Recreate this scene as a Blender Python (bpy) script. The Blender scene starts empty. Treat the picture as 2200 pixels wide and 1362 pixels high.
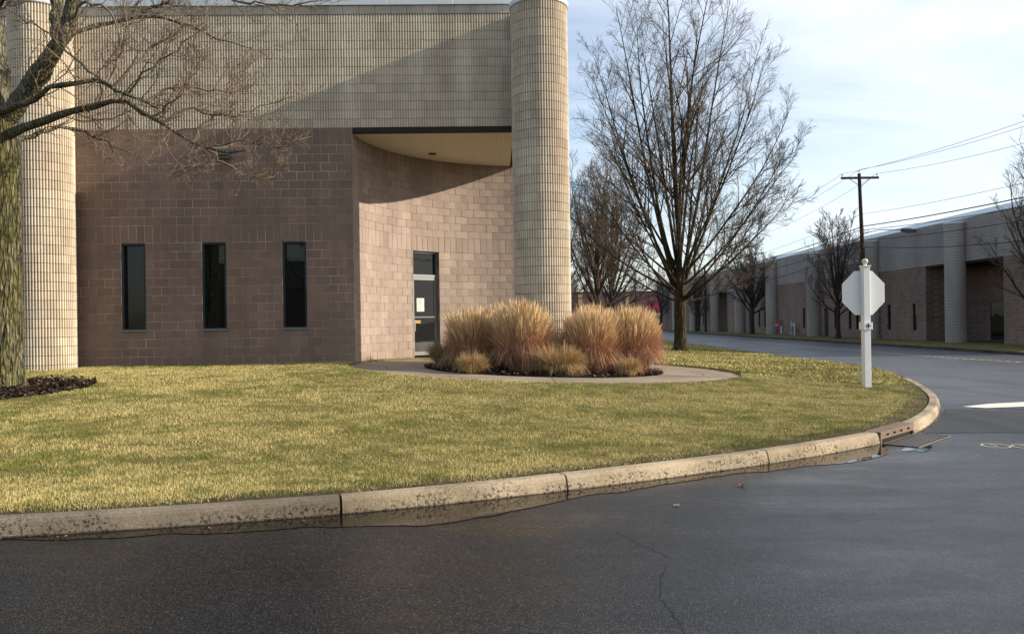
import bpy, math, random
import numpy as np
from mathutils import Matrix, Vector

random.seed(7)
RNG = np.random.default_rng(7)
SC = bpy.context.scene
COL = SC.collection
R = math.radians

# ------------------------------------------------------------------ camera, sky, sun, exposure
FPX, CX, HY, ROLL, CAMH = 1700.0, 1100.0, 690.0, 0.0145, 1.6
cam_d = bpy.data.cameras.new('camera')
cam = bpy.data.objects.new('camera', cam_d)
COL.objects.link(cam)
cam_d.sensor_width = 36.0
cam_d.lens = 36.0 * FPX / 2200.0
cam_d.clip_end = 3000.0
cam_d.shift_y = (HY - 681.0) / 2200.0
cam.matrix_world = Matrix.Translation((0, 0, CAMH)) @ Matrix.Rotation(R(90), 4, 'X') @ Matrix.Rotation(-ROLL, 4, 'Z')
SC.camera = cam

SUN_TAN, SUN_PHI = 0.40, R(3.2)
SUN_EL = math.atan(SUN_TAN * math.cos(SUN_PHI))
sun_dir = Vector((math.cos(SUN_PHI) * math.cos(SUN_EL), -math.sin(SUN_PHI) * math.cos(SUN_EL), math.sin(SUN_EL)))

world = bpy.data.worlds.new('World')
SC.world = world
world.use_nodes = True
wn, wl = world.node_tree.nodes, world.node_tree.links
wn.clear()
w_out = wn.new('ShaderNodeOutputWorld')
w_bg = wn.new('ShaderNodeBackground')
w_bg.inputs['Strength'].default_value = 0.145
sky = wn.new('ShaderNodeTexSky')
sky.sky_type = 'NISHITA'
sky.sun_disc = False
sky.sun_elevation = SUN_EL
sky.sun_rotation = R(90) + SUN_PHI
sky.altitude = 50
sky.air_density = 1.0
sky.dust_density = 1.2
sky.ozone_density = 1.5
# thin cirrus: noise on the view direction, whiter towards the sun
tc = wn.new('ShaderNodeTexCoord')
sep = wn.new('ShaderNodeSeparateXYZ')
wl.new(tc.outputs['Generated'], sep.inputs[0])
def wmath(op, a, b=None, clamp=False):
    n = wn.new('ShaderNodeMath'); n.operation = op; n.use_clamp = clamp
    for i, v in enumerate((a, b)):
        if v is None: continue
        if isinstance(v, (int, float)): n.inputs[i].default_value = v
        else: wl.new(v, n.inputs[i])
    return n.outputs[0]
zc = wmath('MAXIMUM', sep.outputs[2], 0.0)
den = wmath('ADD', zc, 0.22)
comb = wn.new('ShaderNodeCombineXYZ')
wl.new(wmath('DIVIDE', sep.outputs[0], den), comb.inputs[0])
wl.new(wmath('DIVIDE', sep.outputs[1], den), comb.inputs[1])
mp = wn.new('ShaderNodeMapping')
mp.inputs['Rotation'].default_value = (0, 0, R(35))
mp.inputs['Scale'].default_value = (0.55, 1.5, 1)
wl.new(comb.outputs[0], mp.inputs[0])
ns = wn.new('ShaderNodeTexNoise')
ns.inputs['Scale'].default_value = 1.6
ns.inputs['Detail'].default_value = 6
ns.inputs['Roughness'].default_value = 0.6
ns.inputs['Distortion'].default_value = 0.6
wl.new(mp.outputs[0], ns.inputs['Vector'])
vd = wn.new('ShaderNodeVectorMath'); vd.operation = 'DOT_PRODUCT'
vd.inputs[1].default_value = tuple(sun_dir)
wl.new(tc.outputs['Generated'], vd.inputs[0])
sunward = wmath('MULTIPLY', vd.outputs['Value'], 0.95)
cov = wmath('ADD', wmath('MULTIPLY', wmath('SUBTRACT', ns.outputs['Fac'], 0.5), 1.9), wmath('ADD', sunward, 0.24), clamp=True)
cov = wmath('MULTIPLY', cov, 0.92)
mixc = wn.new('ShaderNodeMix'); mixc.data_type = 'RGBA'
wl.new(cov, mixc.inputs['Factor'])
wl.new(sky.outputs[0], mixc.inputs['A'])
mixc.inputs['B'].default_value = (4.9, 5.2, 5.6, 1)
wl.new(mixc.outputs['Result'], w_bg.inputs['Color'])
wl.new(w_bg.outputs[0], w_out.inputs[0])

sun_d = bpy.data.lights.new('sun', 'SUN')
sun_d.energy = 4.7
sun_d.angle = R(0.55)
sun_d.color = (1.0, 0.88, 0.71)
sun = bpy.data.objects.new('sun', sun_d)
COL.objects.link(sun)
sun.location = (30, -5, 30)
sun.rotation_euler = sun_dir.to_track_quat('Z', 'Y').to_euler()

SC.view_settings.view_transform = 'Standard'
SC.view_settings.look = 'None'
SC.view_settings.exposure = 0.6
SC.view_settings.gamma = 1.0
SC.view_settings.use_curve_mapping = False
SC.cycles.max_bounces = 6
SC.cycles.transparent_max_bounces = 6
SC.cycles.caustics_reflective = False
SC.cycles.caustics_refractive = False

# ------------------------------------------------------------------ helpers
def W(px, py, Y):
    """place seen at (px, py) of the photograph at distance Y"""
    u, v = px - CX, py - HY
    c, s = math.cos(ROLL), math.sin(ROLL)
    a, b = u * c - v * s, u * s + v * c
    return np.array((a / FPX * Y, Y, CAMH - b / FPX * Y))

def tag(o, label=None, cat=None, group=None, kind=None):
    if label: o['label'] = label
    if cat: o['category'] = cat
    if group: o['group'] = group
    if kind: o['kind'] = kind
    return o

def empty(name, loc=(0, 0, 0), rz=0.0, parent=None):
    o = bpy.data.objects.new(name, None)
    o.empty_display_size = 0.2
    o.location = loc
    o.rotation_euler = (0, 0, rz)
    COL.objects.link(o)
    o.parent = parent
    return o

def link(name, me, m=None, parent=None, loc=(0, 0, 0), rot=(0, 0, 0)):
    if m is not None and not me.materials:
        me.materials.append(m)
    o = bpy.data.objects.new(name, me)
    COL.objects.link(o)
    o.parent = parent
    o.location = loc
    o.rotation_euler = rot
    return o

def np_mesh(name, V, F, col=None, smooth=False):
    """V (n,3); F (m,3) or (m,4) or list of such arrays"""
    V = np.asarray(V, dtype=np.float32).reshape(-1, 3)
    Fs = F if isinstance(F, (list, tuple)) else [F]
    Fs = [np.asarray(f, dtype=np.int32) for f in Fs if len(f)]
    me = bpy.data.meshes.new(name)
    me.vertices.add(len(V))
    me.vertices.foreach_set('co', V.ravel())
    loops = np.concatenate([f.ravel() for f in Fs])
    tot = np.concatenate([np.full(len(f), f.shape[1], dtype=np.int32) for f in Fs])
    st = np.concatenate(([0], np.cumsum(tot)[:-1])).astype(np.int32)
    me.loops.add(len(loops))
    me.loops.foreach_set('vertex_index', loops)
    me.polygons.add(len(tot))
    me.polygons.foreach_set('loop_start', st)
    me.polygons.foreach_set('loop_total', tot)
    me.polygons.foreach_set('use_smooth', np.full(len(tot), smooth))
    me.update(calc_edges=True)
    if col is not None:
        at = me.color_attributes.new('col', 'FLOAT_COLOR', 'POINT')
        c4 = np.ones((len(V), 4), dtype=np.float32)
        c4[:, :3] = col
        at.data.foreach_set('color', c4.ravel())
    return me

class MB:
    """collects simple shapes into one mesh"""
    def __init__(s): s.v = []; s.f = []
    def add(s, vs, fs):
        n = len(s.v); s.v += [tuple(p) for p in vs]; s.f += [tuple(i + n for i in f) for f in fs]; return s
    def box(s, x0, x1, y0, y1, z0, z1, bev=0.0):
        if bev <= 0:
            vs = [(x, y, z) for z in (z0, z1) for y in (y0, y1) for x in (x0, x1)]
            return s.add(vs, [(0, 2, 3, 1), (4, 5, 7, 6), (0, 1, 5, 4), (2, 6, 7, 3), (0, 4, 6, 2), (1, 3, 7, 5)])
        b = bev
        prof = [(x0 + b, y0), (x1 - b, y0), (x1, y0 + b), (x1, y1 - b), (x1 - b, y1), (x0 + b, y1), (x0, y1 - b), (x0, y0 + b)]
        return s.prism(prof, z0, z1)
    def prism(s, prof, z0, z1):
        n = len(prof)
        vs = [(x, y, z0) for x, y in prof] + [(x, y, z1) for x, y in prof]
        fs = [(i, (i + 1) % n, n + (i + 1) % n, n + i) for i in range(n)]
        fs += [tuple(range(n - 1, -1, -1)), tuple(range(n, 2 * n))]
        return s.add(vs, fs)
    def lathe(s, prof, n=16, cx=0, cy=0):
        vs = [(cx + r * math.cos(2 * math.pi * i / n), cy + r * math.sin(2 * math.pi * i / n), z) for r, z in prof for i in range(n)]
        fs = [(j * n + i, j * n + (i + 1) % n, (j + 1) * n + (i + 1) % n, (j + 1) * n + i) for j in range(len(prof) - 1) for i in range(n)]
        fs += [tuple(range(n - 1, -1, -1)), tuple(range((len(prof) - 1) * n, len(prof) * n))]
        return s.add(vs, fs)
    def tube(s, pts, r, n=6):
        V, F = tubes(np.array([pts], dtype=float), np.full((1, len(pts)), r, dtype=float), n)
        return s.add(V, [tuple(int(i) for i in f) for f in F])
    def mesh(s, name, smooth=False):
        me = bpy.data.meshes.new(name)
        me.from_pydata(s.v, [], s.f); me.update()
        if smooth: me.polygons.foreach_set('use_smooth', [True] * len(me.polygons))
        return me
    def build(s, name, m, parent=None, smooth=False, **k):
        return link(name, s.mesh(name, smooth), m, parent, **k)

def tubes(P, Rd, n, cap=False):
    """P (B,k,3), Rd (B,k) -> verts, quads"""
    B, k, _ = P.shape
    T = np.empty_like(P)
    T[:, 1:-1] = P[:, 2:] - P[:, :-2]
    T[:, 0] = P[:, 1] - P[:, 0]
    T[:, -1] = P[:, -1] - P[:, -2]
    T /= np.linalg.norm(T, axis=2, keepdims=True) + 1e-9
    ref = np.where(np.abs(T[:, :1, 2:3]) > 0.8, np.array([[[1.0, 0, 0]]]), np.array([[[0, 0, 1.0]]]))
    ref = np.broadcast_to(ref, T.shape)
    U = np.cross(T, ref); U /= np.linalg.norm(U, axis=2, keepdims=True) + 1e-9
    Vv = np.cross(T, U)
    a = np.arange(n) * 2 * np.pi / n
    ring = U[:, :, None, :] * np.cos(a)[None, None, :, None] + Vv[:, :, None, :] * np.sin(a)[None, None, :, None]
    V = P[:, :, None, :] + ring * Rd[:, :, None, None]
    idx = np.arange(B * k * n).reshape(B, k, n)
    nx = np.roll(idx, -1, axis=2)
    F = np.stack([idx[:, :-1], nx[:, :-1], nx[:, 1:], idx[:, 1:]], axis=-1).reshape(-1, 4)
    return V.reshape(-1, 3), F

def hashn(ix, iy, s):
    h = np.sin(ix * 127.1 + iy * 311.7 + s * 74.7) * 43758.5453
    return h - np.floor(h)
def vnoise(x, y, s=0):
    ix, iy = np.floor(x), np.floor(y)
    fx, fy = x - ix, y - iy
    fx, fy = fx * fx * (3 - 2 * fx), fy * fy * (3 - 2 * fy)
    a, b = hashn(ix, iy, s), hashn(ix + 1, iy, s)
    c, d = hashn(ix, iy + 1, s), hashn(ix + 1, iy + 1, s)
    return (a * (1 - fx) + b * fx) * (1 - fy) + (c * (1 - fx) + d * fx) * fy
def fbm(x, y, s=0, o=4):
    v, a, t = 0, 1.0, 0
    for i in range(o):
        v = v + a * vnoise(x * 2 ** i, y * 2 ** i, s + i); t += a; a *= 0.55
    return v / t
def sstep(a, b, x):
    t = np.clip((x - a) / (b - a), 0, 1)
    return t * t * (3 - 2 * t)

# ------------------------------------------------------------------ materials
class NT:
    def __init__(s, name, rough=0.8, spec=0.5, metal=0.0, color=(0.5, 0.5, 0.5)):
        s.m = bpy.data.materials.new(name); s.m.use_nodes = True
        s.n, s.l = s.m.node_tree.nodes, s.m.node_tree.links
        s.b = s.n['Principled BSDF']
        s.b.inputs['Roughness'].default_value = rough
        s.b.inputs['Specular IOR Level'].default_value = spec
        s.b.inputs['Metallic'].default_value = metal
        s.b.inputs['Base Color'].default_value = (*color, 1)
        s._pos = None
    def pos(s, scale=(1, 1, 1), rot=(0, 0, 0), obj=False):
        if obj: src = s.n.new('ShaderNodeTexCoord').outputs['Object']
        else: src = s.n.new('ShaderNodeNewGeometry').outputs['Position']
        mpn = s.n.new('ShaderNodeMapping')
        mpn.inputs['Scale'].default_value = scale
        mpn.inputs['Rotation'].default_value = rot
        s.l.new(src, mpn.inputs[0])
        return mpn.outputs[0]
    def noise(s, vec, scale, detail=4, rough=0.55, dist=0.0):
        t = s.n.new('ShaderNodeTexNoise')
        t.inputs['Scale'].default_value = scale; t.inputs['Detail'].default_value = detail
        t.inputs['Roughness'].default_value = rough; t.inputs['Distortion'].default_value = dist
        s.l.new(vec, t.inputs['Vector']); return t.outputs['Fac']
    def voro(s, vec, scale, out='Distance', feature='F1'):
        t = s.n.new('ShaderNodeTexVoronoi'); t.feature = feature
        t.inputs['Scale'].default_value = scale
        s.l.new(vec, t.inputs['Vector']); return t.outputs[out]
    def ramp(s, fac, stops):
        t = s.n.new('ShaderNodeValToRGB'); e = t.color_ramp.elements
        while len(e) > 1: e.remove(e[-1])
        for i, (p, c) in enumerate(stops):
            x = e[0] if i == 0 else e.new(p)
            x.position = p
            x.color = (*c, 1) if isinstance(c, (tuple, list)) else (c, c, c, 1)
        s.l.new(fac, t.inputs[0]); return t.outputs[0]
    def mix(s, fac, a, b, mode='MIX'):
        t = s.n.new('ShaderNodeMix'); t.data_type = 'RGBA'; t.blend_type = mode
        for k, v in (('Factor', fac), ('A', a), ('B', b)):
            if isinstance(v, (int, float)): t.inputs[k].default_value = v if k == 'Factor' else (v, v, v, 1)
            elif isinstance(v, (tuple, list)): t.inputs[k].default_value = (*v, 1)
            else: s.l.new(v, t.inputs[k])
        return t.outputs['Result']
    def math(s, op, a, b=None, clamp=False):
        t = s.n.new('ShaderNodeMath'); t.operation = op; t.use_clamp = clamp
        for i, v in enumerate((a, b)):
            if v is None: continue
            if isinstance(v, (int, float)): t.inputs[i].default_value = v
            else: s.l.new(v, t.inputs[i])
        return t.outputs[0]
    def rand(s):
        o = s.n.new('ShaderNodeObjectInfo').outputs['Random']
        g = s.n.new('ShaderNodeNewGeometry').outputs['Random Per Island']
        return s.math('FRACT', s.math('ADD', s.math('MULTIPLY', o, 7.31), s.math('MULTIPLY', g, 3.77)))
    def attr(s, name='col'):
        t = s.n.new('ShaderNodeAttribute'); t.attribute_name = name; return t.outputs['Color']
    def base(s, v): s.l.new(v, s.b.inputs['Base Color']); return s
    def rough(s, v): s.l.new(v, s.b.inputs['Roughness']); return s
    def bump(s, h, strength=0.5, dist=0.01):
        t = s.n.new('ShaderNodeBump'); t.inputs['Strength'].default_value = strength; t.inputs['Distance'].default_value = dist
        s.l.new(h, t.inputs['Height']); s.l.new(t.outputs[0], s.b.inputs['Normal']); return s

def flat(name, color, rough=0.6, spec=0.4, metal=0.0, grain=0.12, gs=30):
    t = NT(name, rough, spec, metal, color)
    n = t.noise(t.pos(), gs, 5, 0.6)
    n2 = t.noise(t.pos(), gs * 0.07, 3, 0.6)
    k = t.mix(0.5, n, n2)
    lo = tuple(c * (1 - grain) for c in color); hi = tuple(min(1, c * (1 + grain)) for c in color)
    t.base(t.ramp(k, [(0.3, lo), (0.7, hi)]))
    return t.m

M = {}
def block_mat(name, c, var, speck, rough=0.9, streak=0.25):
    t = NT(name, rough, 0.25)
    r = t.rand()
    lo = tuple(x * (1 - var) for x in c); hi = tuple(x * (1 + var) for x in c)
    basec = t.ramp(r, [(0.0, lo), (0.5, c), (1.0, hi)])
    st = t.noise(t.pos((1.6, 1.6, 0.35)), 1.3, 6, 0.6, 0.3)
    basec = t.mix(streak, basec, t.ramp(st, [(0.3, 0.25), (0.5, 0.55), (0.72, 1.0)]), 'OVERLAY')
    f = t.noise(t.pos(), 170, 3, 0.7)
    basec = t.mix(1.0, basec, t.ramp(f, [(0.3, 1 - speck), (0.62, 1 + speck * 0.4)]), 'MULTIPLY')
    t.base(basec)
    t.bump(t.noise(t.pos(), 110, 4, 0.7), 0.5, 0.006)
    return t.m
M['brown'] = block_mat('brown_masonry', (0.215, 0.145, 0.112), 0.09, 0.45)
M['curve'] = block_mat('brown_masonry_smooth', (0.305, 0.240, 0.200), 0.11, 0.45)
M['ribbed'] = block_mat('ribbed_masonry', (0.57, 0.485, 0.375), 0.10, 0.36, streak=0.28)
M['coping'] = block_mat('coping_masonry', (0.40, 0.345, 0.28), 0.06, 0.25)

t = NT('mortar', 0.95, 0.2)
t.base(t.ramp(t.noise(t.pos(), 1.7, 4, 0.6), [(0.36, (0.21, 0.15, 0.11)), (0.50, (0.36, 0.28, 0.21)), (0.68, (0.58, 0.48, 0.38))]))
t.bump(t.noise(t.pos(), 90, 3), 0.3, 0.004); M['mortar'] = t.m
t = NT('mortar_recess', 0.95, 0.2)
t.base(t.ramp(t.noise(t.pos(), 2.3, 4, 0.6), [(0.36, (0.19, 0.14, 0.11)), (0.52, (0.30, 0.23, 0.18)), (0.70, (0.46, 0.38, 0.31))]))
M['mortar2'] = t.m
M['joint'] = flat('dark_joint', (0.10, 0.085, 0.065), 0.95)
M['joint2'] = flat('dark_brown_paint', (0.03, 0.022, 0.018), 0.8, 0.2)
M['metal_trim'] = flat('pale_metal_trim', (0.62, 0.66, 0.66), 0.35, 0.5, 0.1, 0.05)
M['dark_metal'] = flat('dark_bronze_metal', (0.018, 0.018, 0.019), 0.35, 0.5, 0.3)
M['alu'] = flat('aluminium', (0.17, 0.185, 0.185), 0.5, 0.4, 0.3, 0.08)
M['white_paint'] = flat('white_paint', (0.74, 0.74, 0.72), 0.35, 0.5, 0.0, 0.05, 12)
M['cream'] = flat('cream_finial', (0.62, 0.55, 0.33), 0.4)
M['red'] = flat('sign_red', (0.45, 0.02, 0.02), 0.35)
M['black'] = flat('black_paint', (0.012, 0.013, 0.018), 0.5)
M['paper'] = flat('paper', (0.75, 0.73, 0.62), 0.8)
M['ink'] = flat('ink', (0.16, 0.16, 0.15), 0.8)
M['orange'] = flat('orange_print', (0.75, 0.42, 0.10), 0.6)
M['rust'] = flat('rusty_iron', (0.20, 0.135, 0.10), 0.75, 0.3, 0.2, 0.35, 60)
M['grate'] = flat('cast_iron', (0.16, 0.14, 0.12), 0.5, 0.5, 0.4, 0.3, 60)
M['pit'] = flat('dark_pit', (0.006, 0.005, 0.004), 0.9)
M['wire'] = flat('wire_black', (0.012, 0.012, 0.013), 0.6)
M['lamp_grey'] = flat('lamp_grey', (0.16, 0.18, 0.18), 0.4)
M['insul'] = flat('insulator', (0.35, 0.32, 0.28), 0.3)
M['tan'] = flat('tan_masonry', (0.50, 0.36, 0.20), 0.9)
M['shop_red'] = flat('shop_red', (0.42, 0.03, 0.06), 0.6)
M['brickred'] = flat('red_brick_far', (0.20, 0.105, 0.085), 0.9)
M['leaf'] = flat('red_leaf', (0.22, 0.05, 0.025), 0.7)
M['leaf2'] = flat('tan_leaf', (0.34, 0.24, 0.14), 0.7)
M['paint'] = flat('road_paint_white', (0.70, 0.68, 0.60), 0.6, 0.4, 0, 0.12, 20)
M['ypaint'] = flat('road_paint_yellow', (0.72, 0.52, 0.26), 0.6, 0.4, 0, 0.15, 20)
M['cpaint'] = flat('utility_paint_cream', (0.50, 0.43, 0.30), 0.7, 0.3, 0, 0.3, 60)

t = NT('window_glass', 0.02, 0.5, 0.0, (0.006, 0.007, 0.008)); t.b.inputs['IOR'].default_value = 1.42
t.bump(t.noise(t.pos(), 1.4, 2), 0.15, 0.01); M['glass'] = t.m
t = NT('soffit_panels', 0.7, 0.3)
wv = t.n.new('ShaderNodeTexWave'); wv.inputs['Scale'].default_value = 3.2; wv.bands_direction = 'X'; wv.inputs['Distortion'].default_value = 0
t.l.new(t.pos(), wv.inputs[0])
t.base(t.mix(0.3, (0.66, 0.61, 0.50), t.ramp(wv.outputs['Fac'], [(0.0, (0.30, 0.26, 0.2)), (0.12, (0.66, 0.61, 0.50)), (1, (0.66, 0.61, 0.50))])))
t.bump(wv.outputs['Fac'], 0.6, 0.01); t.b.inputs['Specular IOR Level'].default_value = 0.2; M['soffit'] = t.m

t = NT('asphalt', 0.5, 0.5)
sp = t.voro(t.pos(), 150, 'Color')
g = t.n.new('ShaderNodeSeparateColor'); t.l.new(sp, g.inputs[0])
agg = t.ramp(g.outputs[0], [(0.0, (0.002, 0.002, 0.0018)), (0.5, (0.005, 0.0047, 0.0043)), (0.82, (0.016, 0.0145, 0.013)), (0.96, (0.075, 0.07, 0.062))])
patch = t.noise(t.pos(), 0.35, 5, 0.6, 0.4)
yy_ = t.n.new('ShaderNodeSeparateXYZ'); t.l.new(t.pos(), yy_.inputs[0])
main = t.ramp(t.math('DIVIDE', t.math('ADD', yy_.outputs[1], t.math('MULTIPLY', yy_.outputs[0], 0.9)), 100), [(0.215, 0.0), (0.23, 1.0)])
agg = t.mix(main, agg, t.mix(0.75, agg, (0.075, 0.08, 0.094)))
t.base(t.mix(1.0, agg, t.ramp(patch, [(0.3, 0.7), (0.7, 1.3)]), 'MULTIPLY'))
rg1 = t.ramp(t.noise(t.pos((0.55, 1.2, 1), (0, 0, 0.6)), 0.9, 6, 0.7, 0.15), [(0.36, 0.16), (0.50, 0.32), (0.66, 0.44)])
t.rough(t.math('ADD', t.math('ADD', rg1, t.math('MULTIPLY', g.outputs[1], 0.12)), t.math('MULTIPLY', main, 0.14)))
t.bump(t.mix(0.5, t.voro(t.pos(), 150), t.noise(t.pos(), 60, 4, 0.7)), 0.42, 0.005); M['asphalt'] = t.m
t = NT('asphalt_old', 0.62, 0.4)
sp = t.voro(t.pos(), 120, 'Color')
g = t.n.new('ShaderNodeSeparateColor'); t.l.new(sp, g.inputs[0])
agg = t.ramp(g.outputs[0], [(0.0, (0.010, 0.010, 0.011)), (0.7, (0.024, 0.023, 0.024)), (0.97, (0.06, 0.058, 0.058))])
t.base(agg); t.bump(t.noise(t.pos(), 70, 4, 0.7), 0.6, 0.008); M['asphalt_old'] = t.m
t = NT('puddle_water', 0.02, 0.5, 0.0, (0.010, 0.008, 0.006)); t.b.inputs['IOR'].default_value = 1.36
t.bump(t.noise(t.pos(), 2.5, 2), 0.04, 0.01); M['water'] = t.m

t = NT('kerb_concrete', 0.9, 0.3)
n1 = t.noise(t.pos(), 1.1, 4, 0.6); n2 = t.noise(t.pos(), 45, 5, 0.7)
cc = t.ramp(n1, [(0.3, (0.29, 0.225, 0.15)), (0.5, (0.46, 0.365, 0.245)), (0.7, (0.60, 0.485, 0.335))])
pits = t.ramp(t.noise(t.pos(), 34, 6, 0.8), [(0.42, 0.10), (0.49, 1.0), (1, 1.0)])
gz_ = t.n.new('ShaderNodeSeparateXYZ'); t.l.new(t.pos(), gz_.inputs[0])
low = t.ramp(gz_.outputs[2], [(0.0, 0.17), (0.06, 0.11), (0.12, 0.0)])
wet = t.ramp(t.math('ADD', gz_.outputs[2], t.math('MULTIPLY', t.noise(t.pos(), 7, 4, 0.7), 0.02)), [(0.016, 0.28), (0.028, 1.0)])
big = t.ramp(t.math('ADD', t.noise(t.pos(), 1.6, 4, 0.7), low), [(0.50, 0.0), (0.60, 1.0)])
cc = t.mix(1.0, cc, t.mix(big, 1.0, pits), 'MULTIPLY'); cc = t.mix(1.0, cc, wet, 'MULTIPLY')
cc = t.mix(0.6, cc, t.ramp(n2, [(0.3, 0.4), (0.7, 1.15)]), 'MULTIPLY')
cc = t.mix(0.6, cc, t.ramp(t.noise(t.pos(), 0.7, 3), [(0.35, 0.55), (0.6, 1.1)]), 'MULTIPLY')
r = t.n.new('ShaderNodeObjectInfo').outputs['Random']
cc = t.mix(0.5, cc, t.ramp(r, [(0, 0.7), (1, 1.15)]), 'MULTIPLY')
t.base(cc); t.bump(t.noise(t.pos(), 30, 6, 0.8), 0.9, 0.012); M['kerb'] = t.m
mm_ = t.m.copy(); mm_.name = 'kerb_dark'; M['kerb_dark'] = mm_  # darker copy of the kerb colour for the left-hand sections
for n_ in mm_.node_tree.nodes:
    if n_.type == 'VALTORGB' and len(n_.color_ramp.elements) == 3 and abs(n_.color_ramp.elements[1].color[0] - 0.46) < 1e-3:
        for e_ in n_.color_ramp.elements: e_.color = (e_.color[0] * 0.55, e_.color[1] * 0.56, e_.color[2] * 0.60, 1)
t = NT('walk_concrete', 0.9, 0.3)
n1 = t.noise(t.pos(), 0.8, 5, 0.6)
t.base(t.mix(0.4, t.ramp(n1, [(0.3, (0.22, 0.172, 0.125)), (0.7, (0.34, 0.275, 0.205))]), t.ramp(t.noise(t.pos(), 60, 4, 0.7), [(0.3, 0.5), (0.7, 1.1)]), 'MULTIPLY'))
t.bump(t.noise(t.pos(), 50, 4), 0.4, 0.005); M['walk'] = t.m
t = NT('mulch', 0.95, 0.15)
t.base(t.ramp(t.noise(t.pos(), 28, 5, 0.7), [(0.3, (0.008, 0.006, 0.005)), (0.6, (0.03, 0.021, 0.015)), (0.8, (0.09, 0.06, 0.04))]))
t.bump(t.noise(t.pos(), 35, 5, 0.7), 1.0, 0.03); M['mulch'] = t.m
t = NT('lawn_soil', 0.95, 0.1)
t.base(t.ramp(t.noise(t.pos(), 2.2, 6, 0.7), [(0.3, (0.085, 0.085, 0.028)), (0.5, (0.16, 0.135, 0.045)), (0.7, (0.24, 0.18, 0.07))]))
t.bump(t.noise(t.pos(), 25, 5, 0.8), 0.8, 0.03); M['lawn'] = t.m
t = NT('edge_soil', 0.95, 0.1)
t.base(t.ramp(t.noise(t.pos(), 18, 5, 0.7), [(0.3, (0.035, 0.028, 0.016)), (0.6, (0.09, 0.075, 0.035)), (0.8, (0.16, 0.12, 0.06))]))
t.bump(t.noise(t.pos(), 30, 5, 0.8), 0.8, 0.03); M['soil'] = t.m
t = NT('far_ground', 0.95, 0.1)
t.base(t.ramp(t.noise(t.pos(), 0.05, 6, 0.7), [(0.3, (0.08, 0.08, 0.03)), (0.7, (0.15, 0.125, 0.05))])); M['ground'] = t.m
t = NT('blades', 0.75, 0.2); t.base(t.attr()); M['blades'] = t.m
t = NT('dry_grass', 0.8, 0.15); t.base(t.attr()); M['dry'] = t.m

def bark(name, c1, c2, c3, scale=1.0, moss=None):
    t = NT(name, 0.95, 0.15)
    v = t.pos((9 * scale, 9 * scale, 1.6 * scale))
    n = t.noise(v, 2.2, 6, 0.7, 0.6)
    c = t.ramp(n, [(0.32, c1), (0.5, c2), (0.7, c3)])
    if moss:
        mm = t.ramp(t.noise(t.pos((1, 1, 0.5)), 2.0, 5, 0.65), [(0.42, 0.0), (0.58, 1.0)])
        c = t.mix(t.mix(0.42, 0.0, mm), c, t.mix(n, tuple(x * 0.35 for x in moss), tuple(x * 1.6 for x in moss)))
    ed = t.n.new('ShaderNodeTexVoronoi'); ed.feature = 'DISTANCE_TO_EDGE'; ed.inputs['Scale'].default_value = 1.5
    wv_ = t.mix(0.12, v, t.n.new('ShaderNodeTexNoise').outputs['Color']); t.l.new(wv_, ed.inputs['Vector'])
    c = t.mix(0.55, c, t.ramp(ed.outputs['Distance'], [(0.0, 0.12), (0.10, 0.75), (0.25, 1.1)]), 'MULTIPLY')
    t.base(c); t.bump(t.mix(0.5, n, t.ramp(ed.outputs['Distance'], [(0.0, 0.0), (0.2, 1.0)])), 1.0, 0.05); return t.m
M['bark_fg'] = bark('mossy_bark', (0.008, 0.007, 0.005), (0.085, 0.078, 0.045), (0.34, 0.31, 0.20), 1.5, (0.17, 0.16, 0.04))
M['bark_limb'] = bark('limb_bark', (0.02, 0.017, 0.012), (0.17, 0.15, 0.10), (0.50, 0.46, 0.34), 1.8, (0.08, 0.08, 0.03))
M['bark_mid'] = bark('maple_bark', (0.010, 0.008, 0.006), (0.045, 0.034, 0.022), (0.13, 0.10, 0.06), 0.6, (0.06, 0.062, 0.012))
M['bark_far'] = bark('grey_bark', (0.02, 0.016, 0.013), (0.06, 0.048, 0.036), (0.12, 0.095, 0.07), 0.6)
M['twig'] = flat('twig_brown', (0.13, 0.098, 0.075), 0.8, 0.2, 0, 0.3, 8)
M['twig_fg'] = flat('twig_tan', (0.17, 0.125, 0.085), 0.7, 0.25, 0, 0.45, 6)
M['wood'] = bark('pole_wood', (0.02, 0.013, 0.008), (0.07, 0.045, 0.028), (0.16, 0.105, 0.065), 1.0)

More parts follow.
